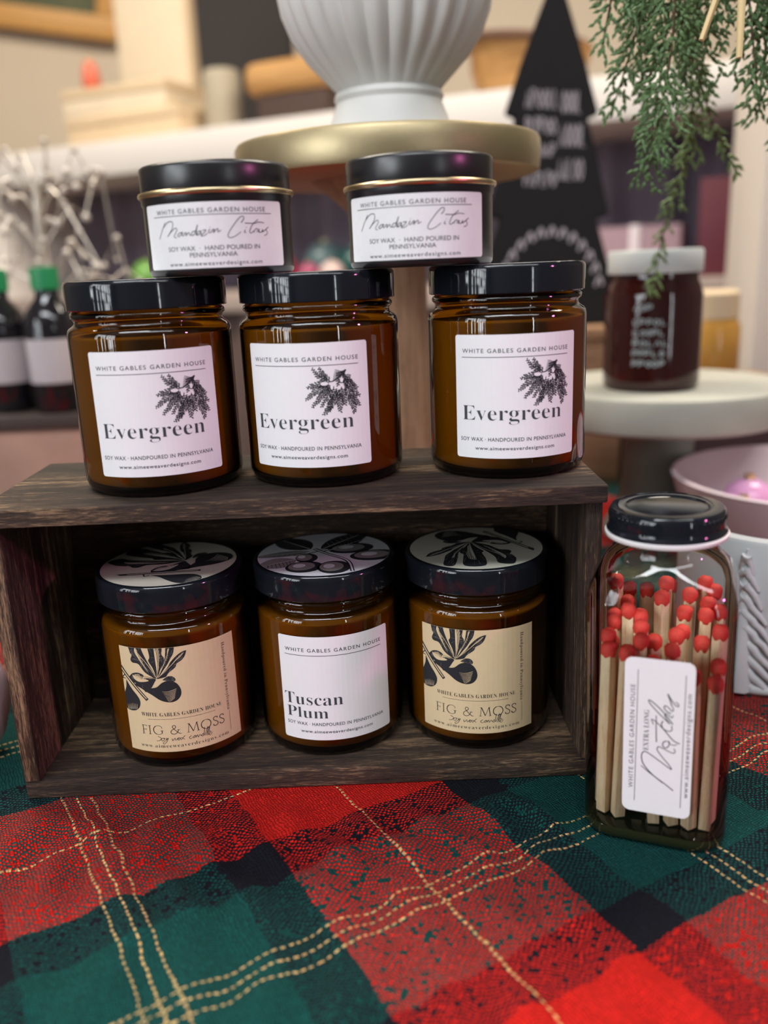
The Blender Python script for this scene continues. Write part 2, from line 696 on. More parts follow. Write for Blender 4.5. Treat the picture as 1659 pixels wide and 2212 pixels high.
add_box(bm, (XL, YF - .1, FLOOR), (2.10, YF, CEIL))
add_box(bm, (2.26, YF - .1, FLOOR), (XR, YF, CEIL))
add_box(bm, (2.10, YF - .1, FLOOR), (2.26, YF, -0.6))
add_box(bm, (2.10, YF - .1, 1.4), (2.26, YF, CEIL))
struct('wall_front', bm, M_DARKWALL)
bm = bmesh.new()
for k in range(8):
    y = WY0 + (WY1 - WY0) * k / 7
    w = 0.055 if k == 4 else 0.012
    add_box(bm, (XL - .06, y - w, WZ0), (XL - .03, y + w, WZ1))
for k in range(9):
    z = WZ0 + (WZ1 - WZ0) * k / 8
    add_box(bm, (XL - .06, WY0, z - .013), (XL - .03, WY1, z + .013))
for y0, y1, z0, z1 in ((-2.5, -2.28, -.35, .0), (-2.05, -1.9, .04, .23), (-1.65, -1.48, -.2, .1), (-1.3, -1.1, -.35, .25), (-2.4, -2.3, .3, .5), (-1.0, -.72, -.35, .6), (-.68, -.5, -.2, .1), (-.62, -.56, .2, 1.0), (-2.7, -2.56, -.1, .3), (-1.25, -1.12, .3, .5)):  # dark blocks added in the panes to break up the window's reflection
    add_box(bm, (XL - .055, y0, z0), (XL - .035, y1, z1))
struct('window_1', bm, M_FRAME)
bm = bmesh.new()
for k in range(6):
    z = -0.6 + 2.0 * k / 5
    add_box(bm, (2.10, YF - .05, z - .02), (2.26, YF - .03, z + .02))
struct('window_2', bm, M_FRAME)

# ------------------------------------------------------------------ table and tartan cloth
TZ = -0.2385
M_TABLE = simple('table_wood', (0.12, 0.08, 0.05), 0.6)
t = thing('display_table', 'long display table hidden under the red and green tartan cloth', 'table', (0.05, 0.6, FLOOR))
TX0, TX1, TY0, TY1 = -0.62, 0.66, 0.09, 1.055
obj('table_top', box((TX0 - .05, TY0 - .6, TZ - FLOOR - .034), (TX1 - .05, TY1 - .6, TZ - FLOOR - .006), .004), M_TABLE, t)
for x in (TX0 + .03, TX1 - .07):
    for y in (TY0 + .05, TY1 - .05):
        obj('leg', box((x - .05 - .02, y - .6 - .02, 0), (x - .05 + .02, y - .6 + .02, TZ - FLOOR - .034), .003), M_TABLE, t)


def smoothstep(a, b, x):
    k = max(0.0, min(1.0, (x - a) / (b - a)))
    return k * k * (3 - 2 * k)


def seg_dist(px, py, pts):
    best = 9
    for (ax, ay), (bx, by) in zip(pts, pts[1:]):
        dx, dy = bx - ax, by - ay
        k = max(0, min(1, ((px - ax) * dx + (py - ay) * dy) / (dx * dx + dy * dy)))
        best = min(best, math.hypot(px - ax - k * dx, py - ay - k * dy))
    return best


RIDGE = [(.045, .352), (.063, .333), (.078, .312), (.092, .296), (.108, .284)]
RIDGE2 = [(-.182, .35), (-.150, .345), (-.128, .325), (-.112, .30), (-.10, .27)]
SUP = [(-.182, .094, .355, .46), (.078, .158, .292, .376), (.16, .29, .42, .56), (-.25, -.19, .37, .43)]


def cloth_z(x, y):
    flat = 0.0
    for x0, x1, y0, y1 in SUP:
        d = math.hypot(max(x0 - x, 0, x - x1), max(y0 - y, 0, y - y1))
        flat = max(flat, 1 - smoothstep(0.0, 0.022, d))
    if y > 0.58:
        flat = max(flat, smoothstep(.58, .64, y))
    z = 0.0022
    a = 0.872 * x + 0.489 * y
    c = -0.489 * x + 0.872 * y
    z += 0.0016 * math.sin(a * 300 + 2.2 * math.sin(c * 45)) * (0.5 + 0.5 * math.sin(c * 60 + a * 25))
    z += 0.0014 * math.sin(x * 210 + 1.4 * math.sin(y * 70)) + 0.0009 * math.sin(c * 120 + 1.3 * math.sin(a * 80))
    d = seg_dist(x, y, RIDGE)
    z += 0.0046 * math.exp(-(d / 0.0055) ** 2)
    d = seg_dist(x, y, RIDGE2)
    z += 0.0035 * math.exp(-(d / 0.006) ** 2)
    z = z * (1 - flat)
    return TZ - 0.0003 + max(z, -0.0004) * 1.0


bm = bmesh.new()
uvl = bm.loops.layers.uv.new('cloth')
NX, NY = 300, 280
xs = [TX0 - .02 + (TX1 - TX0 + .04) * i / NX for i in range(NX + 1)]
ys = [0.086 + (0.70 - 0.086) * (j / 230) if j <= 230 else 0.70 + (TY1 + .01 - .70) * (j - 230) / 50 for j in range(NY + 1)]
vs = [[bm.verts.new((x, y, cloth_z(x, y))) for y in ys] for x in xs]
fr = [bm.verts.new((x, 0.084, TZ - .12 + .008 * math.sin(x * 60))) for x in xs]
for i in range(NX):
    for j in range(NY):
        bm.faces.new((vs[i][j], vs[i + 1][j], vs[i + 1][j + 1], vs[i][j + 1]))
    bm.faces.new((fr[i], fr[i + 1], vs[i + 1][0], vs[i][0]))
for f in bm.faces:
    for l in f.loops:
        x, y = l.vert.co.x * 1000, l.vert.co.y * 1000
        if l.vert.co.z < TZ - .02:
            y -= 120
        l[uvl].uv = (0.8720 * x + 0.4894 * y, -0.4894 * x + 0.8720 * y)
cloth = obj('tablecloth', bm, M_PLAID, None, 180)
tag(cloth, 'red, black and green tartan cloth with gold threads covering the display table', 'tablecloth')

# ------------------------------------------------------------------ wooden crate lying on its side
ZS, ZL = -0.0934, -0.2286          # top of the crate, floor inside it
CX0, CX1, CY0, CY1 = -0.1775, 0.0968, 0.3610, 0.4530
t = thing('wooden_crate', 'dark brown weathered wooden crate lying open side forward on the tartan cloth', 'crate', ((CX0 + CX1) / 2, CY0, TZ))
hw = (CX1 - CX0) / 2
dp = CY1 - CY0
H0, H1 = ZL - TZ, ZS - TZ


def board(name, lo, hi, mat, cuts=5):
    bm = box(lo, hi)
    bmesh.ops.bevel(bm, geom=bm.edges[:], offset=.0011, segments=2, affect='EDGES', profile=0.55)
    rnd = random.Random(name)
    return obj(name, bm, mat, t, 40)


board('top_board', (-hw, -0.0035, H1 - .0082), (hw, dp, H1), M_WOODX)
board('bottom_board', (-hw + .0005, 0.002, 0.0), (hw - .002, dp, H0), M_WOODX)
for sgn in (-1, 1):
    bm = bmesh.new()
    x0, x1 = (-hw + .001, -hw + .0085) if sgn < 0 else (hw - .0085, hw - .001)
    n = 2
    for k in range(n):
        y0 = 0.001 + (dp - .002) * k / n
        y1 = 0.001 + (dp - .002) * (k + 1) / n - .0005
        add_box(bm, (x0, y0, H0), (x1, y1, H1 - .0082), .0008)
    obj('side_board', bm, M_WOODZ, t, 40)
board('back_board', (-hw + .0085, dp - .007, H0), (hw - .0085, dp - .001, H1 - .0082), M_WOODX)

# ------------------------------------------------------------------ candle jars
RJ = 0.0365
glass_prof = [(.0345, .0012), (.0358, .0030), (.0365, .0058), (.0365, .0690), (.0364, .0706), (.0359, .0720), (.0350, .0730), (.0338, .0737),
              (.0330, .0745), (.0328, .0757), (.0332, .0766), (.0341, .0774), (.0343, .0784), (.0339, .0794), (.0330, .0800), (.0330, .0860)]
base_prof = [(0, .0), (.0300, .0), (.0335, .0004), (.0350, .0018), (.0357, .0034), (.0350, .0040), (0, .0040)]
wax_prof = [(0, .0042), (.0325, .0042), (.0346, .0052), (.0352, .0075), (.0352, .0672), (.0346, .0694), (0, .0694)]
lid_prof = [(.0335, .0812), (.0352, .0806), (.0355, .0810), (.0355, .0908), (.0353, .0921), (.0346, .0929), (.0336, .0931), (.0333, .0929), (0, .0929)]


def hand(conv, strokes):
    return [[conv(p) for p in s] for s in strokes]


def ev_label(kind):
    """57.5 x 54 mm white label; x from the left edge -28.7..28.7, y up from the bottom"""
    A = Art()
    A.add(round_rect(-28.6, 0, 28.6, 54, 1.2), 0, 0)
    top = 54.0
    A.text('WHITE GABLES GARDEN HOUSE', -25.0, 24.0, top - 7.7, 1.75, 2, 1, space=1.25, offset=.006)
    A.stroke([(-25.3, top - 9.6), (24.0, top - 9.6)], .28, mat=2, smooth=False)
    A.text('SOY WAX \u00b7 HANDPOURED IN PENNSYLVANIA', -26.3, 23.8, 54 - 46.3, 1.65, 2, 1, space=1.1, offset=.010)
    A.text('www.aimeeweaverdesigns.com', -19.2, 17.0, 54 - 50.2, 1.55, 2, 1, space=1.12, offset=.012, ref='d')
    if kind == 'evergreen':
        A.text('Evergreen', -25.3, 20.6, 54 - 37.0, 6.4, 2, 1, serif=True, offset=-.013)
        S = Art()
        rnd = random.Random(3)

        def conv(p):   # sprig drawn in a 500 x 430 box
            return (-0.3 + (p[0] - 880) * 0.0485, 54 - 9.9 - (p[1] - 930) * 0.0490)

        def frond(pts, ln, w=9, dens=15, spread=46):
            c = catmull(pts, 8)
            S.stroke([conv(p) for p in c], .42, .18, smooth=False)
            L = [0]
            for a, b in zip(c, c[1:]):
                L.append(L[-1] + math.hypot(b[0] - a[0], b[1] - a[1]))
            d = dens * .35
            side = 1
            while d < L[-1]:
                i = max(k for k in range(len(L)) if L[k] <= d)
                i = min(i, len(c) - 2)
                k = (d - L[i]) / max(1e-6, L[i + 1] - L[i])
                p = (c[i][0] + (c[i + 1][0] - c[i][0]) * k, c[i][1] + (c[i + 1][1] - c[i][1]) * k)
                ang = math.atan2(c[i + 1][1] - c[i][1], c[i + 1][0] - c[i][0])
                q = d / L[-1]
                l = ln * (1.1 - 0.75 * q ** 1.6) * rnd.uniform(.75, 1.15)
                a = ang + side * R(spread + rnd.uniform(-8, 8))
                tip = (p[0] + l * math.cos(a), p[1] + l * math.sin(a))
                mid = (p[0] + .5 * l * math.cos(a + side * .12), p[1] + .5 * l * math.sin(a + side * .12))
                S.stroke([conv(p), conv(mid), conv(tip)], .30, .17, n=3)
                for e in (.35, .62, .85):
                    for s2 in (-1, 1):
                        a2 = a + s2 * R(48)
                        l2 = l * .36 * (1.15 - e * .5)
                        b0 = (p[0] + l * e * math.cos(a), p[1] + l * e * math.sin(a))
                        S.stroke([conv(b0), conv((b0[0] + l2 * math.cos(a2), b0[1] + l2 * math.sin(a2)))], .25, .15, smooth=False)
                side = -side
                d += dens * .5
        fr = [([(1110, 1065), (1050, 1000), (1020, 940)], 48), ([(1090, 1060), (1010, 1010), (960, 945)], 42),
              ([(1100, 1080), (1010, 1085), (905, 1115)], 55), ([(1110, 1100), (1000, 1140), (890, 1215)], 58),
              ([(1110, 1110), (1030, 1190), (940, 1290)], 50), ([(1130, 1120), (1070, 1210), (1022, 1290)], 44),
              ([(1190, 1140), (1150, 1220), (1040, 1355)], 66), ([(1190, 1150), (1190, 1240), (1190, 1340)], 62),
              ([(1170, 1130), (1120, 1230), (1090, 1330)], 55), ([(1210, 1120), (1230, 1200), (1240, 1285)], 52),
              ([(1240, 1000), (1300, 1090), (1365, 1140)], 55), ([(1250, 1040), (1310, 1140), (1385, 1215)], 58),
              ([(1260, 1100), (1300, 1220), (1325, 1360)], 70), ([(1280, 1170), (1330, 1240), (1382, 1300)], 58),
              ([(1215, 985), (1190, 1040), (1180, 1110)], 44), ([(1240, 1010), (1255, 1080), (1250, 1150)], 44)]
        for p, l in fr:
            frond(p, l * 0.80, 9.6, dens=23)
        S.stroke([conv(p) for p in ((1258, 972), (1220, 1010), (1150, 1060), (1090, 1070))], .85, .35)
        S.add([conv(p) for p in ((1205, 985), (1262, 970), (1248, 1005), (1225, 1030))], 1, 1)
        for k in range(9):
            S.stroke([conv((1215 - 4 * k, 985 + 8 * k)), conv((1160 - 3 * k, 965 + 11 * k))], .3, .18, smooth=False)
        for cx, cy, rx, ry in ((1060, 1085, 38, 18), (1125, 1110, 17, 32), (1215, 1060, 18, 24)):
            S.add([conv((cx + rx * math.cos(k * PI / 8), cy + ry * math.sin(k * PI / 8))) for k in range(16)], 0, 1.5)
            S.stroke([conv((cx + rx * math.cos(k * PI / 8), cy + ry * math.sin(k * PI / 8))) for k in range(10)], .35, .35, layer=2)
        S.clip([(-28, 2), (28.3, 2), (28.3, 53), (-28, 53)])
        A.merge(S, lambda p: p)
    else:
        A.text('Tuscan', -27.0, 2.4, 54 - 35.4, 5.9, 2, 1, serif=True, offset=-.010, ref='T')
        A.text('Plum', -26.2, -5.0, 54 - 42.3, 5.5, 2, 1, serif=True, offset=-.010, ref='P')
    return A


def fig_art():
    """fig branch in the 'crop' frame: x right, y down"""
    S = Art()

    def sm(pts):
        c = catmull(list(pts) + [pts[0]], 4)
        return c[:-1]
    D = [[(375, 960), (385, 1010), (395, 1030), (382, 1065), (395, 1092), (440, 1110), (480, 1180), (530, 1225), (568, 1248), (545, 1180), (505, 1080), (475, 985), (470, 900), (400, 880)],
         [(525, 985), (532, 1060), (520, 1090), (545, 1150), (560, 1200), (572, 1245), (602, 1180), (632, 1120), (642, 1080), (627, 1050), (634, 1000), (640, 880), (540, 870)],
         [(660, 1010), (650, 1080), (632, 1110), (610, 1180), (580, 1245), (602, 1215), (645, 1160), (668, 1130), (692, 1090), (717, 1050), (730, 985), (740, 900), (690, 890)],
         [(820, 1038), (790, 1045), (745, 1070), (690, 1120), (660, 1165), (590, 1235), (575, 1250), (640, 1240), (662, 1212), (720, 1170), (735, 1140), (772, 1118), (802, 1085)],
         [(355, 1210), (380, 1185), (420, 1180), (455, 1195), (470, 1212), (460, 1230), (500, 1235), (560, 1250), (540, 1290), (510, 1330), (470, 1340), (430, 1310), (390, 1280), (400, 1270), (370, 1250)],
         [(610, 1265), (650, 1240), (690, 1243), (712, 1268), (702, 1288), (660, 1282)]]
    hr = random.Random(2)
    for p in D:
        S.add(sm(p), 1, 1)
        a = sm(p)
        n = len(a)
        for k in range(26):
            i = hr.randrange(n)
            f = hr.uniform(.12, .34)
            q, c = a[i], a[(i + n // 2) % n]
            s0 = (q[0] + (c[0] - q[0]) * f * .4, q[1] + (c[1] - q[1]) * f * .4)
            s1 = (q[0] + (c[0] - q[0]) * f * 1.2, q[1] + (c[1] - q[1]) * f * 1.2)
            S.stroke([s0, s1], 2.2, .6, 3, 1.3, smooth=False)
    Lt = [[(430, 960), (472, 1080), (520, 1190), (548, 1222), (500, 1165), (448, 1070), (420, 1000)],
          [(572, 960), (606, 980), (612, 1080), (594, 1160), (580, 1205), (574, 1110)],
          [(800, 1052), (750, 1088), (690, 1148), (640, 1200), (702, 1142), (772, 1085)],
          [(380, 1200), (430, 1192), (456, 1225), (505, 1258), (440, 1262), (400, 1240)],
          [(690, 1000), (672, 1080), (640, 1140), (665, 1080), (675, 1020)]]
    for p in Lt:
        S.add(sm(p), 0, 1.5)
        n = len(p)
        for k in range(14):
            f = (k + .5) / 14
            a = sm(p)
            i = int(f * len(a) / 2)
            q0, q1 = a[i], a[-1 - i]
            S.stroke([q0, ((q0[0] * .45 + q1[0] * .55), (q0[1] * .45 + q1[1] * .55 - 6))], 4.5, 1.5, 1, 2, smooth=False)
    F = [(470, 1345), (510, 1325), (560, 1320), (610, 1285), (660, 1278), (712, 1300), (742, 1350), (744, 1402), (715, 1445), (670, 1462), (620, 1455), (570, 1430), (520, 1385)]
    S.add(sm(F), 1, 1)
    for k in range(8):
        y = 1362 + 11 * k
        S.stroke([(598 + 5 * k, y), (650, y + 6 + k), (712 - 3 * k, y - 12)], 1.5, 4.0, 0, 2, taper=True)
    S.add(sm([(528, 1322), (560, 1262), (600, 1280), (580, 1305)]), 0, 1.6)
    F2 = [(325, 1230), (320, 1290), (300, 1350), (285, 1420), (300, 1480), (330, 1502), (370, 1505), (405, 1480), (417, 1430), (400, 1380), (370, 1330), (345, 1280)]
    S.add(sm(F2), 1, 1)
    for k in range(7):
        x = 312 + 13 * k
        S.stroke([(x, 1440 + 3 * abs(k - 3)), (x + (k - 3) * -2, 1492)], 1.2, 4.0, 0, 2, smooth=False)
    S.add([(270, 1060), (300, 1105), (485, 1415), (466, 1428), (288, 1135), (262, 1090)], 1, 1.7)
    S.add([(290, 1105), (472, 1408), (468, 1414), (286, 1115)], 0, 2)
    S.stroke([(320, 1190), (300, 1215), (325, 1225)], 8, 6, 1, 1)
    for a, b in (((572, 1248), (440, 1010)), ((572, 1248), (585, 990)), ((572, 1248), (790, 1055)), ((572, 1248), (380, 1195)), ((572, 1248), (690, 1010))):
        S.stroke([a, ((a[0] + b[0]) / 2 + 8, (a[1] + b[1]) / 2), b], 5, 3, 0, 2.3)
        S.stroke([(a[0] + 4, a[1]), ((a[0] + b[0]) / 2 + 12, (a[1] + b[1]) / 2), (b[0] + 4, b[1])], 3, 2, 1, 2.6)
    S.add([(498, 1352), (470, 1352), (440, 1310), (470, 1318)], 1, 1)
    return S


FIG = fig_art()


def fig_conv(p):
    c = max(-.999, min(.999, (p[0] - 745.6) / 623))
    x = math.degrees(math.asin(c)) * .637
    k = 1 - ((p[0] - 735) / 453) ** 2
    yt = 935 + 65 * k
    return (x, 54 - (p[1] - yt) * 54 / 900)


def ell(cx, cy, rx, ry, a0, a1, n=24):
    return [(cx + rx * math.cos(R(a0 + (a1 - a0) * k / n)), cy + ry * math.sin(R(a0 + (a1 - a0) * k / n))) for k in range(n + 1)]


TK, TH, SF = .095, .05, .045
CAPS = {   # advance, strokes (points, width, smooth)
    'F': (.62, [([(.13, 0), (.13, 1)], TK, 0), ([(.0, .98), (.50, .98)], TH, 0), ([(.13, .52), (.42, .52)], TH, 0), ([(0, .02), (.26, .02)], SF, 0), ([(.49, 1), (.51, .84)], SF, 0), ([(.42, .60), (.42, .44)], SF, 0)]),
    'I': (.46, [([(.15, 0), (.15, 1)], TK, 0), ([(.02, .02), (.28, .02)], SF, 0), ([(.02, .98), (.28, .98)], SF, 0)]),
    'G': (1.08, [(ell(.47, .5, .44, .50, 42, 180), TH, 0), (ell(.47, .5, .43, .49, 120, 245), TK, 0), (ell(.47, .5, .44, .50, 235, 318), TH, 0), ([(.80, .12), (.80, .42)], TK, 0), ([(.66, .42), (.94, .42)], SF, 0), ([(.79, .84), (.82, .66)], SF, 0)]),
    '&': (1.06, [([(.90, .02), (.72, .12), (.30, .66), (.25, .82), (.32, .95), (.42, .97), (.52, .88), (.50, .72), (.38, .60), (.16, .44), (.08, .26), (.13, .08), (.28, .0), (.46, .02), (.62, .16), (.76, .44)], .07, 1), ([(.64, .46), (.90, .46)], SF, 0), ([(.78, .02), (1.0, .02)], SF, 0)]),
    'M': (1.22, [([(.10, 0), (.20, 1)], TH, 0), ([(.20, 1), (.54, .05)], TK, 0), ([(.54, .05), (.88, 1)], TH, 0), ([(.88, 1), (.98, 0)], TK, 0), ([(0, .02), (.22, .02)], SF, 0), ([(.86, .02), (1.10, .02)], SF, 0), ([(.08, .98), (.22, .98)], SF, 0), ([(.87, .98), (1.0, .98)], SF, 0)]),
    'O': (1.12, [(ell(.48, .5, .45, .50, 60, 120), TH, 0), (ell(.48, .5, .44, .50, 110, 250), TK, 0), (ell(.48, .5, .45, .50, 240, 300), TH, 0), (ell(.48, .5, .44, .50, -70, 70), TK, 0)]),
    'S': (.62, [([(.45, .80), (.40, .94), (.26, .99), (.11, .93), (.06, .77), (.14, .62), (.30, .50), (.44, .36), (.47, .20), (.39, .05), (.23, .0), (.09, .06), (.03, .22)], .085, 1), ([(.45, .98), (.45, .78)], SF, 0), ([(.03, .02), (.03, .24)], SF, 0)]),
    ' ': (.42, [])}


def cap_letters(A, txt, x0, x1, base, cap):
    tot = sum(CAPS[c][0] for c in txt) - .12
    kx = (x1 - x0) / tot
    x = 0.0
    for c in txt:
        adv, sts = CAPS[c]
        for pts, w, smo in sts:
            A.stroke([(x0 + (x + p[0]) * kx, base + p[1] * cap) for p in pts], w * cap * .9, mat=1, smooth=bool(smo))
        x += adv


def fig_label():
    A = Art()
    A.add([(-29, 0), (29, 0), (29, 54), (-29, 54)], 0, 0)
    S = Art()
    S.merge(FIG, fig_conv)
    S.clip([(-29, 0.1), (29, .1), (29, 53.95), (-29, 53.95)])
    A.merge(S, lambda p: p)
    A.text('WHITE GABLES GARDEN HOUSE', -20.4, 18.6, 54 - 35.0, 1.9, 1, 3, serif=True, offset=-.014, space=1.1)
    A.stroke([(-17.5, 17.4), (15, 17.4)], .16, mat=1, smooth=False)
    cap_letters(A, 'FIG & MOSS', -21.2, 19.3, 54 - 44.6, 4.7)
    W = hand(fig_conv, [
        [(522, 1745), (546, 1765), (530, 1785), (508, 1783)], [(560, 1765), (545, 1775), (555, 1790), (572, 1775), (562, 1765), (580, 1770)],
        [(590, 1765), (585, 1785), (602, 1770), (588, 1800), (565, 1818), (560, 1805), (602, 1772)],
        [(630, 1778), (635, 1797), (655, 1778), (660, 1797), (682, 1775)],
        [(692, 1778), (675, 1790), (685, 1799), (697, 1780), (700, 1797)], [(705, 1778), (732, 1800)], [(736, 1765), (700, 1802)],
        [(786, 1775), (768, 1787), (775, 1801), (794, 1795)], [(812, 1778), (797, 1790), (806, 1799), (818, 1778), (819, 1797)],
        [(820, 1797), (833, 1777), (839, 1797), (853, 1777), (862, 1792)], [(882, 1772), (865, 1787), (875, 1795), (887, 1772), (898, 1720), (886, 1782), (894, 1792)],
        [(894, 1790), (922, 1718), (906, 1797)], [(906, 1797), (936, 1722), (920, 1795)], [(920, 1792), (942, 1772), (932, 1764), (921, 1787), (937, 1797), (954, 1772)]])
    for s in W:
        A.stroke(s, .27, .20)
    A.text('www.aimeeweaverdesigns.com', -22.8, 21.0, 54 - 51.6, 1.75, 1, 1, serif=True, offset=-.012, space=1.2, ref='d')
    # upright line reading downwards on the right
    A.text('Handpoured in Pennsylvania', -(54 - 3.6), -(54 - 39.0), 21.6, 1.8, 1, 1, serif=True, offset=-.012, space=1.12, rot=-90)
    A.stroke([(22.6, 14.2), (22.6, 3.8)], .16, mat=1, smooth=False)
    return A


def disc_label(kind, rot, ox=0, oy=0, rad=32.8):
    A = Art()
    N = 72
    A.add([(rad * math.cos(2 * PI * k / N), rad * math.sin(2 * PI * k / N)) for k in range(N)], 0, 0)
    S = Art()
    if kind == 'fig':
        c, s = math.cos(R(rot)), math.sin(R(rot))

        def fn(p):
            x, y = (p[0] - 572) * .096, -(p[1] - 1250) * .096
            return (x * c - y * s + ox, x * s + y * c + oy)
        S.merge(FIG, fn)
    else:
        def leaf(b, tip, w, mat=1):
            dx, dy = tip[0] - b[0], tip[1] - b[1]
            L = math.hypot(dx, dy)
            n = (-dy / L, dx / L)
            up_, dn = [], []
            for k in range(13):
                f = k / 12
                ww = w * math.sin(PI * f ** .8) * .5
                q = (b[0] + dx * f, b[1] + dy * f)
                up_.append((q[0] + n[0] * ww, q[1] + n[1] * ww))
                dn.append((q[0] - n[0] * ww, q[1] - n[1] * ww))
            S.add(up_ + dn[::-1][1:-1], mat, 1)
            for k in range(2, 11):
                S.stroke([(b[0] + dx * k / 12, b[1] + dy * k / 12), up_[min(12, k + 1)]], .35, .15, 3 if mat == 1 else 1, 2, smooth=False)
            S.stroke([b, tip], .5, .2, 0, 2.4, smooth=False)
        leaf((-1, 6), (30, 34), 15)
        leaf((-6, 8), (-24, 33), 17)
        leaf((-6, 5), (-36, 2), 8, 3)
        leaf((-14, -6), (-35, -14), 15, 3)
        leaf((2, 3), (22, 17), 8)
        for cx, cy, rx, ry in ((14, 4.5, 11.5, 8), (24, -9, 12, 8), (-9, -5, 5.5, 7), (-11, -18, 9, 8), (3, -22, 8, 9)):
            for q, (m, l) in enumerate(((1, 1), (3, 1.6), (0, 2.0))):
                k = (1, .72, .34)[q]
                S.add([(cx - q * 1.1 + rx * k * math.cos(2 * PI * j / 24), cy + q * 1.0 + ry * k * math.sin(2 * PI * j / 24)) for j in range(24)], m, l)
        S.stroke([(-4, 8), (2, -2), (10, -14), (11, -30)], 2.6, 2.0, 1, 2.2)
        S.stroke([(-4, 7.6), (2.2, -2.4), (10.2, -14), (11, -30)], 1.0, .8, 0, 2.6)
        S.stroke([(-2, 4), (-12, 0), (-16, 1)], 1.0, .6, 1, 1.2)
        S.stroke([(0, 3), (6, 6), (10, 6)], 1.0, .6, 1, 2.2)
    N2 = 40
    r2 = rad - .12
    S.clip([(r2 * math.cos(2 * PI * k / N2), r2 * math.sin(2 * PI * k / N2)) for k in range(N2)])
    A.merge(S, lambda p: p)
    return A


def make_jar(label, loc, rz, art, paper, disc=None, disc_paper=None, group=None):
    j = thing('candle_jar', label, 'candle', loc, rz, group)
    obj('wax', lathe(wax_prof, 72), M_WAX, j, 50)
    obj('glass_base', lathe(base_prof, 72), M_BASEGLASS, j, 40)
    obj('glass_jar', lathe(glass_prof, 96), M_AMBER, j, 60)
    ld = obj('lid', lathe(lid_prof, 96), M_LIDBLACK, j, 35)
    art.build('label', cyl_map(RJ, 0.0100), [paper, M_INK, M_SLATEINK, M_MIDINK], j)
    if disc:
        disc.build('lid_label', lambda x, y, l: (x * .001, y * .001, .09302 + .00005 * l), [disc_paper, M_INK, M_SLATEINK, M_MIDINK], ld, strip=None)
    return j


def face(x, y, off):
    return math.atan2(-x, y) + R(off)


U = [(-.1031, .4030), (-.0264, .4072), (.0605, .4085)]
plain_disc = Art()
plain_disc.add([(31 * math.cos(2 * PI * k / 60), 31 * math.sin(2 * PI * k / 60)) for k in range(60)], 0, 0)
G1 = 'Evergreen candle jars on top of the crate'
j1 = make_jar('amber candle jar with white Evergreen label at the left end of the crate top', (*U[0], ZS), face(*U[0], -2.1),
              ev_label('evergreen'), M_WHITE, plain_disc, M_LIDWHITE, G1)
dup(j1, (*U[1], ZS), face(*U[1], -12), 'amber candle jar with white Evergreen label, middle one of three on the crate top', G1)
dup(j1, (*U[2], ZS), face(*U[2], 8), 'amber candle jar with white Evergreen label at the right end of the crate top', G1)
L = [(-.1069, .4035), (-.0308, .4080), (.0449, .4080)]
G2 = 'candle jars standing inside the crate'
make_jar('amber candle jar with cream Fig & Moss label, at the left inside the crate', (*L[0], ZL), face(*L[0], -2), fig_label(), M_KRAFT,
         disc_label('fig', 50, 8, 1), M_LIDCREAM_SHADED, G2)
make_jar('amber candle jar with white Tuscan Plum label in the middle of the crate', (*L[1], ZL), face(*L[1], 3.7), ev_label('plum'), M_WHITE,
         disc_label('plum', 0), M_LIDWHITE, G2)
make_jar('amber candle jar with cream Fig & Moss label, at the right inside the crate', (*L[2], ZL), face(*L[2], 0), fig_label(), M_KRAFT,
         disc_label('fig', 187, -3, 8), M_LIDCREAM_SHADED, G2)

# ------------------------------------------------------------------ black travel tins
RT = 0.0316


def tin_conv(p):
    sx = max(-.999, min(.999, (p[0] - 826) / 677))
    x = math.degrees(math.asin(sx)) + 6.5
    s = (p[0] - 175) / 1217
    yt = 612 - 56 * s
    yb = 1197 - 50 * s
    return (x * RT * 1000 * PI / 180, 25.6 * (1 - (p[1] - yt) / (yb - yt)))


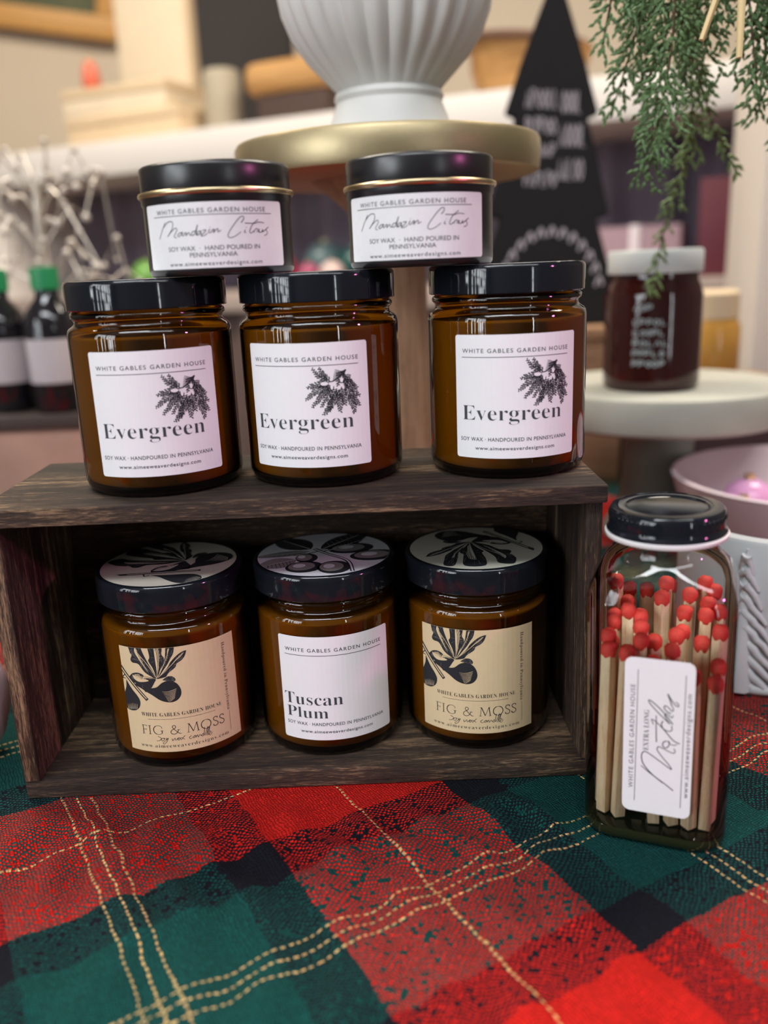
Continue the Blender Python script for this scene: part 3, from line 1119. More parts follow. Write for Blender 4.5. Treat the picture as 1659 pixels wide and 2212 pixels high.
def tin_label():
    A = Art()
    A.add(round_rect(-33.4, 0, 33.4, 25.6, 1.3), 0, 0)
    x = lambda px: tin_conv((px, 800))[0]
    A.text('WHITE GABLES GARDEN HOUSE', x(295), x(1228), 25.6 - 4.1, 1.75, 2, 1, space=1.2, offset=.004)
    A.stroke([(x(265), 25.6 - 4.9), (x(1280), 25.6 - 4.9)], .26, mat=2, smooth=False)
    A.text('SOY WAX  \u00b7  HAND POURED IN', x(370), x(1158), 25.6 - 18.6, 1.75, 2, 1, offset=.002)
    A.text('PENNSYLVANIA', x(548), x(958), 25.6 - 21.2, 1.75, 2, 1, offset=.002)
    A.text('www.aimeeweaverdesigns.com', x(368), x(1170), 25.6 - 24.5, 1.6, 2, 1, offset=.002, space=1.15, ref='d')
    for s in hand(tin_conv, [
            [(298, 912), (318, 860), (345, 800), (362, 765)], [(340, 812), (385, 764), (424, 765), (418, 820), (372, 892), (405, 850), (445, 818), (458, 832), (440, 868), (428, 892), (448, 906)],
            [(503, 856), (478, 862), (460, 882), (468, 894), (490, 876), (505, 855), (496, 880), (506, 888)],
            [(506, 888), (526, 860), (536, 862), (530, 886), (556, 858), (562, 870), (566, 884), (580, 876)],
            [(614, 845), (590, 852), (578, 875), (592, 884), (612, 858), (638, 788), (622, 848), (618, 882), (632, 872)],
            [(662, 843), (640, 850), (625, 872), (634, 882), (652, 864), (663, 845), (656, 872), (668, 870)],
            [(674, 840), (686, 838), (704, 836), (690, 858), (658, 888), (690, 884), (715, 864)],
            [(738, 828), (724, 856), (738, 862)], [(738, 814), (743, 810)],
            [(740, 862), (766, 830), (776, 833), (764, 860), (800, 825), (809, 833), (804, 852), (834, 838)],
            [(1008, 768), (1032, 738), (1034, 714), (1012, 713), (976, 748), (936, 800), (900, 852), (888, 888), (906, 903), (952, 888), (1002, 848)],
            [(1040, 830), (1032, 852), (1046, 856)], [(1048, 812), (1053, 808)],
            [(1160, 733), (1112, 775), (1086, 820), (1078, 850), (1090, 858), (1112, 838)], [(1042, 770), (1120, 770), (1165, 757), (1212, 762)],
            [(1112, 852), (1130, 822), (1152, 820), (1140, 848)], [(1152, 846), (1166, 820), (1160, 848), (1182, 844), (1196, 818), (1190, 846)],
            [(1192, 846), (1248, 798), (1226, 820), (1236, 846), (1226, 868), (1204, 876)]]):
        A.stroke(s, .30, .24)
    return A


TIN_Z = ZS + 0.0932
tp = (-.0668, .3985)
tin = thing('candle_tin', 'black candle tin with white label resting on the left and middle jar lids', 'tin', (*tp, TIN_Z), face(*tp, -6.0), 'small black candle tins on the jar lids')
obj('tin_body', lathe([(0, .0006), (.0285, .0006), (.0292, 0), (.0305, .0003), (.0313, .0012), (.0316, .0030), (.0316, .0285), (.0322, .0296), (.0322, .0335), (0, .0335)], 96), M_TIN, tin, 40)
obj('rolled_rim', lathe([(.0320, .0320), (.0328, .0318), (.0333, .0325), (.0334, .0332), (.0331, .0339), (.0322, .0341)], 96), M_GOLDRIM, tin, 60)
obj('lid', lathe([(.0318, .0338), (.0319, .0340), (.0319, .0428), (.0316, .0438), (.0308, .0444), (.0298, .0446), (0, .0446)], 96), M_TIN, tin, 40)
tin_label().build('label', cyl_map(RT, 0.0030), [M_MOTTLE, M_INK, M_SLATEINK], tin)
tp2 = (.0215, .4000)
dup(tin, (*tp2, TIN_Z), face(*tp2, -6.5), 'black candle tin with white label resting on the middle and right jar lids', 'small black candle tins on the jar lids')

# ------------------------------------------------------------------ match bottle
BR_ = R(-22.7)
BH, BC = 0.0290, 0.0130
bloc = (0.1166, 0.3350, TZ)
M_CLEAR = tinted_glass('clear_bottle_glass', (0.96, 0.97, 0.955), (0.10, 0.10, 0.075), 0.86)
M_OLIVE = NB('thick_bottle_base_glass').pbr((0.030, 0.032, 0.012), 0.05, 0, None, 0.7, Transmission_Weight=0.35)
M_LINER = simple('white_cap_liner', (0.75, 0.74, 0.74), 0.5)
M_STICK = wood('pale_match_wood', (0.66, 0.46, 0.25), (0.86, 0.70, 0.45), (0.95, 0.84, 0.62), 2, 2.0, 0.35)
M_HEAD = simple('red_match_head', (0.76, 0.055, 0.038), 0.6, vary=0.25, vscale=900, bump=0.5, bscale=2500)


def rr_pt(a, h, rc, w, rcirc):
    """point on a rounded square (half h, corner rc) blended by w to a circle"""
    c, s = math.cos(a), math.sin(a)
    # ray / rounded square
    best = None
    k = h / max(abs(c), abs(s))
    x, y = k * c, k * s
    if abs(x) > h - rc and abs(y) > h - rc:
        cx, cy = math.copysign(h - rc, c), math.copysign(h - rc, s)
        b = c * cx + s * cy
        k = b + math.sqrt(max(0, b * b - (cx * cx + cy * cy - rc * rc)))
    k = k * (1 - w) + rcirc * w
    return k * c, k * s


def square_loft(rows, seg=96, cap0=False, cap1=False):
    bm = bmesh.new()
    rings = []
    for z, h, rc, w, rcirc in rows:
        rings.append([bm.verts.new((*rr_pt(2 * PI * k / seg + PI / seg, h, rc, w, rcirc), z)) for k in range(seg)])
    for a, b in zip(rings, rings[1:]):
        for k in range(seg):
            bm.faces.new((a[k], a[(k + 1) % seg], b[(k + 1) % seg], b[k]))
    if cap0:
        bm.faces.new(rings[0])
    if cap1:
        bm.faces.new(rings[-1])
    return bm


bt = thing('glass_bottle', 'square clear glass bottle of matches with black screw cap, standing beside the crate', 'bottle', bloc, BR_)
bt.rotation_euler = (0, R(-.8), BR_)
rows = [(.0068, BH, BC, 0, 0), (.102, BH, BC, 0, 0), (.107, BH - .0002, BC, .02, .027), (.1115, BH - .0010, BC, .08, .0265), (.1155, BH - .0026, BC, .20, .0262),
        (.1190, BH - .0048, BC, .48, .0248), (.1217, BH - .007, BC, .85, .0228), (.1235, .02, .0125, 1, .0213), (.126, .02, .0125, 1, .0207), (.132, .02, .0125, 1, .0207), (.139, .02, .0125, 1, .0205)]
obj('glass_body', square_loft(rows), M_CLEAR, bt, 60)
obj('glass_base', square_loft([(.0, BH - .004, BC - .003, 0, 0), (.0006, BH - .0022, BC - .002, 0, 0), (.0024, BH - .0006, BC, 0, 0), (.0048, BH, BC, 0, 0), (.0068, BH, BC, 0, 0),
                               (.0082, BH - .0035, BC - .003, 0, 0), (.0070, BH - .008, BC - .005, 0, 0)], cap0=True, cap1=True), M_OLIVE, bt, 50)
capo = bmesh.new()
prof = [(.0222, .1312), (.0236, .1312), (.0238, .1322), (.0232, .1332), (.0229, .1340), (.0229, .1350), (.0227, .1392), (.0225, .1402), (.0218, .1412), (.0205, .1416),
        (.0165, .1414), (.0158, .1407), (.0150, .1406), (0, .1407)]
add_lathe(capo, prof, 96)
for k in range(60):
    a = 2 * PI * k / 60
    add_box(capo, (-.0003, .0222, .1372), (.0003, .02305, .1393), .0002, Matrix.Rotation(a, 4, 'Z'), 1)
obj('screw_cap', capo, M_LIDBLACK, bt, 35)
obj('cap_liner', lathe([(.0208, .1300), (.0240, .1296), (.0243, .1303), (.0243, .1312), (.0236, .1317), (.0208, .1317)], 96), M_LINER, bt, 50)


def mb_conv(p):   # the drawing of the lettering, corners (445,80) (1075,110) (388,1420) (985,1490)
    t0 = 0.5
    for _ in range(3):
        xl = 445 - 57 * t0
        xr = 1075 - 90 * t0
        s = (p[0] - xl) / (xr - xl)
        t0 = (p[1] - (80 + 30 * s)) / ((1420 + 70 * s) - (80 + 30 * s))
    return (-11.8 + 26.8 * s, 86.4 - 69.6 * t0)


A = Art()
A.add(round_rect(-11.8, 16.8, 15.0, 86.4, 3.2), 0, 0)
A.stroke([mb_conv((563, 185)), mb_conv((503, 1338))], .26, mat=1, smooth=False)
A.stroke([mb_conv((985, 215)), mb_conv((907, 1385))], .26, mat=1, smooth=False)
for s in hand(mb_conv, [
        [(850, 1230), (780, 1175), (690, 1112), (620, 1060), (570, 1018)],
        [(760, 1165), (660, 1085), (590, 1000), (577, 930), (598, 893), (640, 905), (740, 972), (836, 1038), (818, 1000), (760, 932), (718, 872), (730, 842), (772, 858), (850, 892), (874, 880), (864, 850)],
        [(802, 788), (772, 802), (768, 832), (790, 850), (815, 836), (826, 800), (812, 788), (832, 812), (862, 822), (892, 815)],
        [(916, 806), (860, 780), (780, 690), (720, 632), (672, 605), (690, 650)], [(712, 802), (712, 700), (715, 570)],
        [(775, 615), (760, 642), (775, 682), (820, 702), (850, 690), (848, 650)],
        [(860, 640), (780, 540), (700, 468), (655, 440), (662, 470), (740, 552), (832, 636), (806, 600), (790, 562), (808, 550), (850, 582), (864, 562)],
        [(846, 548), (806, 528), (786, 500), (796, 482), (828, 500), (856, 526), (868, 508), (852, 476)],
        [(852, 476), (838, 428), (820, 380), (850, 428), (886, 474), (912, 482), (908, 458), (886, 446)]]):
    A.stroke(s, .46, .34)
T = Art()
T.text('WHITE GABLES GARDEN HOUSE', 27.5, 74.5, 0, 1.75, 1, 1, space=1.2, offset=.002, rot=0)
A.merge(T, lambda p: (-7.6 - p[1] + .0, p[0]))
T = Art()
T.text('EXTRA LONG', 45.8, 64.0, 0, 2.0, 1, 1, serif=True, offset=-.008)
A.merge(T, lambda p: (-1.9 - p[1], p[0]))
T = Art()
T.text('www.aimeeweaverdesigns.com', 26.5, 73.0, 0, 1.9, 1, 1, space=1.15, offset=.002, ref='d')
A.merge(T, lambda p: (13.9 - p[1], p[0]))
# lettering drawn reading upwards: flip so that the tops face left
A.build('label', lambda x, y, l: (x * .001, -BH - .00022 - .00005 * l, y * .001), [M_WHITE, M_SLATEINK, M_GREYINK], bt, strip=None)


def make_match(ln):
    s = .0023
    bm = box((-s, -s, 0), (s, s, ln - .004), .0003)
    hd = bmesh.new()
    r0 = .00325
    add_lathe(hd, [(0, ln - .0058), (r0 * .72, ln - .0056), (r0 * .93, ln - .0040), (r0, ln - .0022), (r0 * .93, ln - .0004), (r0 * .6, ln + .0008), (0, ln + .0011)], 14)
    rnd = random.Random(int(ln * 1e6))
    for v in hd.verts:
        v.co += Vector((rnd.uniform(-1, 1), rnd.uniform(-1, 1), rnd.uniform(-1, 1))) * .00022
    return bm, hd


protos = {}
rnd = random.Random(11)
n_m = 0
MAXB = BH - .0016
cells = [(ix, iy) for iy in range(7) for ix in range(7)]
for ix, iy in cells:
    if (ix, iy) in ((2, 0), (5, 1), (1, 2), (3, 3), (6, 4), (2, 5), (4, 6), (0, 6), (5, 3)):
        continue
    bx, by = -.0219 + .0073 * ix, -.0219 + .0073 * iy
    if abs(ix - 3) == 3 and abs(iy - 3) == 3:
        bx, by = bx * .93, by * .93
    bx += rnd.uniform(-.0005, .0005)
    by += rnd.uniform(-.0005, .0005)
    lx = .0024 * math.sin(ix * 1.1 + iy * .5 + .4)
    ly = .0018 * math.cos(ix * .8 + iy * .9)
    tx = max(-MAXB + .0046, min(MAXB - .0046, bx + lx))
    ty = max(-MAXB + .0046, min(MAXB - .0046, by + ly))
    L0 = .0725 + .0034 * iy + rnd.choice((-.004, -.001, .002, .005))
    L0 = round(L0, 3)
    root = thing('matchstick', 'long wooden match with a red head standing in the square glass bottle', 'match', group='red tipped matches in the glass bottle')
    if L0 not in protos:
        bmS, bmH = make_match(L0)
        protos[L0] = (obj('stick', bmS, M_STICK, root, 30), obj('head', bmH, M_HEAD, root, 70))
    else:
        for o in protos[L0]:
            c = o.copy()
            COL.objects.link(c)
            c.parent = root
    d = Vector((tx - bx, ty - by, L0)).normalized()
    q = d.to_track_quat('Z', 'Y').to_matrix().to_4x4()
    Mb = Matrix.Translation(bloc) @ Matrix.Rotation(BR_, 4, 'Z') @ Matrix.Rotation(R(-.8), 4, 'Y') @ Matrix.Translation((bx, by, .0088)) @ q @ Matrix.Rotation(rnd.uniform(-.25, .25), 4, 'Z')
    root.matrix_world = Mb
    root.location, root.rotation_euler = Mb.to_translation(), Mb.to_euler()
    n_m += 1

# ------------------------------------------------------------------ white pot with relief trees, right of the bottle
M_CLAY = simple('pale_grey_glaze', (0.52, 0.55, 0.56), 0.55, vary=0.06, vscale=30, bump=0.25, bscale=120)
px_, py_, PR, PH = 0.236, 0.487, 0.060, 0.088
pot = thing('relief_plaque', 'pale grey curved ceramic plaque with raised fir trees, standing right of the match bottle', 'plaque', (px_, py_, TZ), 0)
bm = bmesh.new()
sec = [(PR - .010, .0), (PR - .001, .0), (PR, .0015), (PR, PH - .002), (PR - .0012, PH), (PR - .0088, PH), (PR - .010, PH - .002)]
rr = []
for k in range(49):
    a = R(-185 + 190 * k / 48)
    rr.append([bm.verts.new((r * math.cos(a), r * math.sin(a), z)) for r, z in sec])
for a, b in zip(rr, rr[1:]):
    for k in range(len(sec)):
        bm.faces.new((a[k], a[(k + 1) % len(sec)], b[(k + 1) % len(sec)], b[k]))
bm.faces.new(rr[0])
bm.faces.new(rr[-1])
obj('slab', bm, M_CLAY, pot, 40)


def relief_tree(ang, hgt, seed):
    rnd = random.Random(seed)
    bm = bmesh.new()
    nt = 11
    for k in range(nt):
        f = k / (nt - 1)
        zc = hgt * (1 - f) * .98 + .002
        half = (.003 + .024 * f ** .85)
        for s in (-1, 1):
            n = 7
            pts, rad = [], []
            for i in range(n):
                q = i / (n - 1)
                w = s * half * q + rnd.uniform(-.0006, .0006)
                z = zc - .015 * q * (.5 + f) - .003 * q * q + rnd.uniform(-.0006, .0006)
                r = PR + .0022 * (1 - q * .5)
                a = ang + w / PR
                pts.append((r * math.cos(a), r * math.sin(a), max(.003, z)))
                rad.append(.0038 * (1 - .62 * q) * (.7 + .4 * f))
            add_tube(bm, pts, rad, 7)
    add_tube(bm, [((PR + .0008) * math.cos(ang), (PR + .0008) * math.sin(ang), z) for z in (.002, hgt * .5, hgt + .004)], [.009, .005, .0008], 8)
    return bm


for a, h in ((-131, .080), (-72, .070), (-20, .078)):
    obj('relief_tree', relief_tree(R(a), h, a), M_CLAY, pot, 60)

# ------------------------------------------------------------------ gold cake stand with white fluted urn
M_GOLD = simple('brushed_gold', (0.40, 0.325, 0.19), 0.42, metal=0.8, vary=0.15, vscale=60, bump=0.12, bscale=300)
M_TAN = wood('tan_wood', (0.20, 0.11, 0.06), (0.34, 0.21, 0.12), (0.46, 0.32, 0.20), 2, 0.8, 0.2)
cs = thing('cake_stand', 'tall cake stand with thick gold round plate behind the black tins', 'cake stand', (0.012, 0.605, TZ))
zt = 0.0770 - TZ
obj('plate', lathe([(0, zt - .022), (.094, zt - .022), (.0975, zt - .0205), (.0985, zt - .018), (.0985, zt - .003), (.0970, zt - .0005), (.0945, zt), (0, zt)], 96), M_GOLD, cs, 40)
obj('pedestal', lathe([(0, .0), (.062, .0), (.062, .010), (.045, .018), (.026, .035), (.0235, .07), (.0235, zt - .06), (.028, zt - .04), (.050, zt - .022), (0, zt - .022)], 64), M_TAN, cs, 50)
M_CERAMIC = simple('matt_white_ceramic', (0.66, 0.645, 0.62), 0.5, vary=0.04)
uz = 0.0770
vase = thing('fluted_urn', 'white fluted urn standing on the gold cake stand', 'urn', (0.0145, 0.605, uz))
ft = obj('foot', lathe([(0, 0), (.0420, 0), (.0425, .003), (.0395, .008), (.0380, .014), (.0355, .020), (.0340, .024), (.0352, .027), (.0340, .030), (0, .030)], 72), M_CERAMIC, vase, 40)
bm = bmesh.new()
prof = [(.0325, .029), (.0340, .032), (.0415, .040), (.0510, .050), (.0590, .062), (.0645, .076), (.0672, .092), (.0668, .108), (.0640, .124), (.0590, .140), (.0530, .154), (.0475, .164), (.046, .174), (.048, .184)]
SEG = 240
rings = []
for r, z in prof:
    amp = 0.05 * smoothstep(.028, .05, z) * (1 - smoothstep(.150, .172, z))
    rings.append([bm.verts.new((r * (1 - amp + amp * 1.4 * abs(math.cos(13 * a))) * math.cos(a), r * (1 - amp + amp * 1.4 * abs(math.cos(13 * a))) * math.sin(a), z))
                  for a in (2 * PI * k / SEG for k in range(SEG))])
for a, b in zip(rings, rings[1:]):
    for k in range(SEG):
        bm.faces.new((a[k], a[(k + 1) % SEG], b[(k + 1) % SEG], b[k]))
bm.faces.new(rings[0])
obj('bowl', bm, M_CERAMIC, vase, 50)

# ------------------------------------------------------------------ black tree sign on a wooden riser
M_RISER = wood('riser_wood', (0.16, 0.075, 0.035), (0.30, 0.17, 0.09), (0.42, 0.27, 0.16), 0, 0.6, 0.2)
rz_ = thing('wooden_riser', 'tan wooden riser box under the black tree sign', 'riser', (0.178, 0.985, TZ))
hR = -0.070 - TZ
obj('box', box((-.085, -.055, 0), (.085, .055, hR - .012), .002), M_RISER, rz_, 40)
obj('lid_board', box((-.092, -.062, hR - .012), (.092, .062, hR), .002), M_RISER, rz_, 40)
M_BOARD = simple('black_chalkboard', (0.009, 0.008, 0.009), 0.85, vary=0.2, spec=0.25)
M_CHALK = simple('faded_white_lettering', (0.36, 0.32, 0.35), 0.8)
sg = thing('tree_sign', 'black tree shaped board with faded white lettering, behind the gold cake stand', 'sign', (0.186, 0.975, -0.070))
half = [(0, .322), (.012, .290), (.030, .240), (.044, .196), (.034, .192), (.046, .150), (.058, .105), (.046, .101), (.064, .045), (.072, .014), (.062, .010), (.064, 0)]
pts = half + [(-x, y) for x, y in half[::-1][:-1]]
bmx = prism(pts, -.006, .006, .0012)
M90 = Matrix.Diagonal((1.13, 1, 1.13, 1)) @ Matrix.Rotation(R(90), 4, 'X')
Mtilt = Matrix.Rotation(R(-6), 4, 'X') @ Matrix.Rotation(R(2.6), 4, 'Y')
bmesh.ops.transform(bmx, matrix=Mtilt @ M90, verts=bmx.verts)
brd = obj('board', bmx, M_BOARD, sg, 30)
sA = Art()
rs = random.Random(5)


def scribble(x0, x1, y, h):
    x = x0
    while x < x1 - .5:
        w = rs.uniform(3.2, 5.0)
        k = rs.randrange(4)
        if k == 0:
            sA.stroke([(x, y), (x, y + h), (x + w * .7, y + h * .9), (x + w * .6, y + h * .5), (x, y + h * .5)], 1.3)
        elif k == 1:
            sA.stroke([(x + w * .4, y + h), (x, y + h * .5), (x + w * .4, y), (x + w * .8, y + h * .5), (x + w * .4, y + h)], 1.3)
        elif k == 2:
            sA.stroke([(x, y), (x + w * .4, y + h), (x + w * .8, y)], 1.3, smooth=False)
        else:
            sA.stroke([(x, y + h), (x, y), (x + w * .7, y)], 1.3, smooth=False)
        x += w + 1.0


for (x0, x1, y, h) in ((-25, 6, 200, 16), (9, 27, 196, 19), (-24, 3, 177, 14), (8, 30, 166, 20), (-14, 2, 157, 11), (7, 31, 136, 19), (-24, 4, 130, 13)):
    scribble(x0, x1, y, h)
for k in range(13):
    a = R(165 - 150 * k / 12)
    cx, cy = 3 + 49 * math.cos(a), 26 + 62 * math.sin(a)
    sA.stroke([(cx - 3, cy - 4), (cx + 1, cy + 5), (cx + 4, cy - 3)], 2.4)
MS = Mtilt @ M90
lt_ = sA.build('lettering', lambda x, y, l: tuple(MS @ Vector((x * .001, y * .001, .0064))), [M_BOARD, M_CHALK], None, strip=None)
bm = bmesh.new()
bm.from_mesh(brd.data)
bm.from_mesh(lt_.data)
bm.to_mesh(brd.data)
bm.free()
brd.data.materials.append(M_CHALK)
bpy.data.objects.remove(lt_)

# ------------------------------------------------------------------ dark jar on a grey pedestal
M_STONE = simple('pale_grey_stone', (0.37, 0.365, 0.32), 0.75, vary=0.12, vscale=40, bump=0.2, bscale=80)
st = thing('pedestal_stand', 'pale grey round pedestal stand holding the dark red jar', 'stand', (0.243, 0.742, TZ))
hs = -0.1045 - TZ
obj('disc', lathe([(0, hs - .031), (.098, hs - .031), (.1035, hs - .028), (.105, hs - .024), (.105, hs - .005), (.1035, hs - .0015), (.100, hs), (0, hs)], 96), M_STONE, st, 40)
obj('stem', lathe([(0, 0), (.045, 0), (.045, .008), (.034, .02), (.030, .05), (.030, hs - .05), (.036, hs - .031), (0, hs - .031)], 64), simple('grey_green_stone', (0.16, 0.19, 0.165), 0.7), st, 50)
M_DARKJAR = simple('dark_red_preserve', (0.035, 0.006, 0.006), 0.08, spec=0.7)
M_CAPW = simple('white_metal_cap', (0.62, 0.66, 0.66), 0.4)
pj = thing('preserve_jar', 'dark red jar with white lid standing on the pale grey pedestal stand', 'jar', (0.226, 0.718, -0.1045), math.atan2(-.231, .718))
obj('jar_body', lathe([(0, 0), (.0355, 0), (.0380, .003), (.0385, .008), (.0385, .074), (.0365, .082), (.0345, .086), (.0345, .092), (0, .092)], 64), M_DARKJAR, pj, 40)
obj('lid', lathe([(0, .0915), (.0365, .0915), (.0370, .093), (.0370, .1075), (.0355, .1095), (0, .1095)], 64), M_CAPW, pj, 40)
sA = Art()
rs = random.Random(9)
for y in (64, 53, 45, 37, 29, 21):
    scribble(-14, 10 if y != 64 else -2, y, 4.2)
for k in range(len(sA.polys)):
    pass
sA.build('printed_lettering', cyl_map(.0385, 0), [M_CHALK, simple('pale_print', (0.34, 0.40, 0.42), 0.7)], pj)

# ------------------------------------------------------------------ lilac bowl with baubles
M_LILAC = simple('pale_lilac_glaze', (0.60, 0.50, 0.55), 0.45, vary=0.04)
bw = thing('lilac_bowl', 'wide pale lilac bowl behind the pot with relief trees', 'bowl', (0.332, 0.640, TZ))
hb = -0.1650 - TZ
obj('bowl_body', lathe([(0, 0), (.055, 0), (.075, .012), (.095, .038), (.104, hb - .004), (.1055, hb), (.103, hb + .001), (.100, hb - .003), (.090, .040), (.070, .018), (0, .010)], 96), M_LILAC, bw, 50)
M_PEACH = simple('peach_bauble_gloss', (0.80, 0.36, 0.24), 0.2)
M_PINKB = simple('pink_bauble_gloss', (0.72, 0.36, 0.62), 0.15)
M_PEARL = simple('pearl_bauble_gloss', (0.78, 0.66, 0.68), 0.25)


def bauble(label, loc, r, mat, grp, capm=None):
    b = thing('bauble', label, 'bauble', loc, 0, grp)
    obj('ball', add_ball(bmesh.new(), (0, 0, r), r), mat, b, 180)
    obj('cap', lathe([(0, 2 * r - .002), (r * .22, 2 * r - .002), (r * .22, 2 * r + .003), (0, 2 * r + .003)], 12), capm or M_GOLDRIM, b, 40)
    return b


GB = 'baubles lying in the lilac bowl'
bz = TZ + .030
for (x, y, r, m, lb) in ((.265, .610, .017, M_PEARL, 'pearl pink bauble at the left side of the lilac bowl'),
                         (.292, .590, .019, M_PEACH, 'peach bauble at the front of the lilac bowl'),
                         (.330, .586, .018, M_PINKB, 'pink bauble at the right front of the lilac bowl'),
                         (.285, .648, .020, M_PINKB, 'pink bauble at the back of the lilac bowl')):
    bauble(lb, (x, y, bz), r, m, GB)

# ------------------------------------------------------------------ blush bauble at the left of the crate
M_BLUSH = simple('blush_felt', (0.62, 0.44, 0.50), 0.85, bump=0.4, bscale=500)
lb = thing('felt_ornament', 'pale pink felt ornament cut off by the left edge beside the crate', 'ornament', (-.2165, .404, TZ))
obj('body', lathe([(0, 0), (.006, .001), (.014, .014), (.0185, .030), (.0190, .040), (.016, .050), (.009, .057), (0, .060)], 32), M_BLUSH, lb, 180)
bm = bmesh.new()
for k in range(5):
    a = 2 * PI * k / 5
    add_tube(bm, [(0, 0, .058), (.009 * math.cos(a), .009 * math.sin(a), .064), (.018 * math.cos(a), .018 * math.sin(a), .056)], [.003, .005, .001], 8)
obj('red_collar', bm, simple('rust_red_felt', (0.26, 0.035, 0.02), 0.85), lb, 60)
obj('bell', add_ball(bmesh.new(), (0, 0, .068), .006, 14, 10), M_GOLD, lb, 180)

# ------------------------------------------------------------------ bottles on a gift crate, far left
M_RUST = simple('rose_tan_box', (0.40, 0.24, 0.18), 0.75, vary=0.3, vscale=18)
gc = thing('gift_box', 'rose tan box at the far left holding dark bottles', 'box', (-0.37, 0.93, TZ))
hg = -0.127 - TZ
obj('box', box((-.13, -.07, 0), (.13, .07, hg - .016), .003), M_RUST, gc, 40)
obj('lid', box((-.134, -.074, hg - .016), (.134, .074, hg), .003), simple('dark_umber_lid', (0.045, 0.028, 0.022), 0.6), gc, 40)
M_DKGLASS = simple('dark_bottle_glass', (0.012, 0.011, 0.014), 0.06, spec=0.6)
M_GREENCAP = simple('green_cap', (0.02, 0.27, 0.10), 0.4)
M_BLAB = simple('grey_lilac_label', (0.50, 0.46, 0.48), 0.7)
GBo = 'dark bottles at the far left'
bo = thing('dark_bottle', 'dark bottle with green cap and pale label at the far left edge', 'bottle', (-.382, .90, -.127), 0, GBo)
obj('bottle_body', lathe([(0, 0), (.024, 0), (.026, .003), (.026, .085), (.022, .100), (.012, .112), (.011, .122), (0, .122)], 40), M_DKGLASS, bo, 50)
obj('cap', lathe([(0, .120), (.0135, .120), (.0138, .123), (.0135, .141), (0, .142)], 32), M_GREENCAP, bo, 40)
obj('label', lathe([(.0262, .030), (.0263, .031), (.0263, .072), (.0262, .073)], 40), M_BLAB, bo, 40)
dup(bo, (-.325, .885, -.127), .4, 'dark bottle with green cap, nearer to the left Evergreen jar', GBo)
dup(bo, (-.435, .92, -.127), .9, 'dark bottle with green cap, outermost at the left', GBo)

# wire tree in front of the shelf, left
M_SILVER = simple('silver_wire', (0.66, 0.60, 0.53), 0.3, metal=0.4)
M_BEAD = simple('clear_beads', (0.55, 0.49, 0.43), 0.12, spec=0.8)
wt = thing('wire_tree', 'silver wire tree with glass beads at the upper left', 'ornament', (-0.37, 1.02, -0.127))
obj('trunk', add_tube(bmesh.new(), [(0, 0, 0), (.004, 0, .08), (-.003, .004, .18), (0, 0, .24)], [.009, .006, .005, .003], 10), M_SILVER, wt, 60)
obj('foot', lathe([(0, 0), (.035, 0), (.035, .006), (.01, .012), (0, .012)], 40), M_SILVER, wt, 40)
rw = random.Random(21)
for k in range(20):
    a = 2 * PI * k / 20 * 3.1
    z0 = .07 + .16 * rw.random()
    Lr = rw.uniform(.06, .13)
    pts = []
    for i in range(7):
        f = i / 6
        pts.append((Lr * f * math.cos(a + .5 * f), Lr * f * math.sin(a + .5 * f) * .6, z0 + .16 * f - .10 * f * f * rw.uniform(.6, 2.0)))
    br = obj('branch', add_tube(bmesh.new(), pts, [.0013] * 6 + [.0008], 6), M_SILVER, wt, 60)
    for i in range(3, 7):
        obj('bead', add_ball(bmesh.new(), Vector(pts[i]) + Vector((0, 0, -.003)), rw.uniform(.003, .0055), 10, 8), M_BEAD, br, 180)

# ------------------------------------------------------------------ long white shelf unit running obliquely behind
M_SHELF = simple('white_shelf_paint', (0.74, 0.69, 0.65), 0.6, vary=0.04, vscale=6)
M_LOW = simple('rose_beige_shelf_paint', (0.42, 0.33, 0.29), 0.7)
ang = math.atan2(-.44, .898)
SO = Vector((.43, 1.45, 0))


def sp(tt, d, z):       # along the shelf to the left, behind its front edge, height
    return Vector((SO.x - .898 * tt + .44 * d, SO.y + .44 * tt + .898 * d, z))


sh = thing('shelf_unit', 'long white shelf unit behind the display table', 'shelf', sp(.5, 0, FLOOR), ang)
# local x to the right along the shelf, y to the back
F = -FLOOR
obj('top_shelf', box((-1.0, 0, .208 + F), (.80, .34, .275 + F), .004), M_SHELF, sh, 40)
obj('lower_shelf', box((-1.0, .01, -.075 + F), (.80, .34, -.035 + F), .004), M_LOW, sh, 40)
M_DRAPE = NB('dusky_purple_fabric')
v = M_DRAPE.coord('Object', (1, 1, 1))
M_DRAPE = M_DRAPE.pbr(M_DRAPE.mix(M_DRAPE.noise(v, 4, 2), (0.12, 0.085, 0.11), (0.25, 0.22, 0.28)), 0.85)
bm = bmesh.new()
N = 180
a0 = []
for i in range(N + 1):
    x = -1.0 + 1.8 * i / N
    y = .27 + .018 * math.sin(i * .62) + .01 * math.sin(i * .21)
    a0.append((bm.verts.new((x, y, .208 + F)), bm.verts.new((x, y + .006 * math.sin(i * .9), -.035 + F))))
for p, q in zip(a0, a0[1:]):
    bm.faces.new((p[0], q[0], q[1], p[1]))
obj('curtain', bm, M_DRAPE, sh, 180)
bm = bmesh.new()
a0 = []
for i in range(N + 1):
    x = -1.0 + 1.8 * i / N
    y = .03 + .012 * math.sin(i * .5)
    a0.append((bm.verts.new((x, y, -.075 + F)), bm.verts.new((x, y, .0))))
for p, q in zip(a0, a0[1:]):
    bm.faces.new((p[0], q[0], q[1], p[1]))
obj('skirt', bm, simple('brown_rose_fabric', (0.13, 0.085, 0.075), 0.85, vary=0.3, vscale=5), sh, 180)
for x in (-.99, .74):
    obj('upright', box((x, .0, 0), (x + .05, .33, .208 + F), .003), M_SHELF, sh, 40)

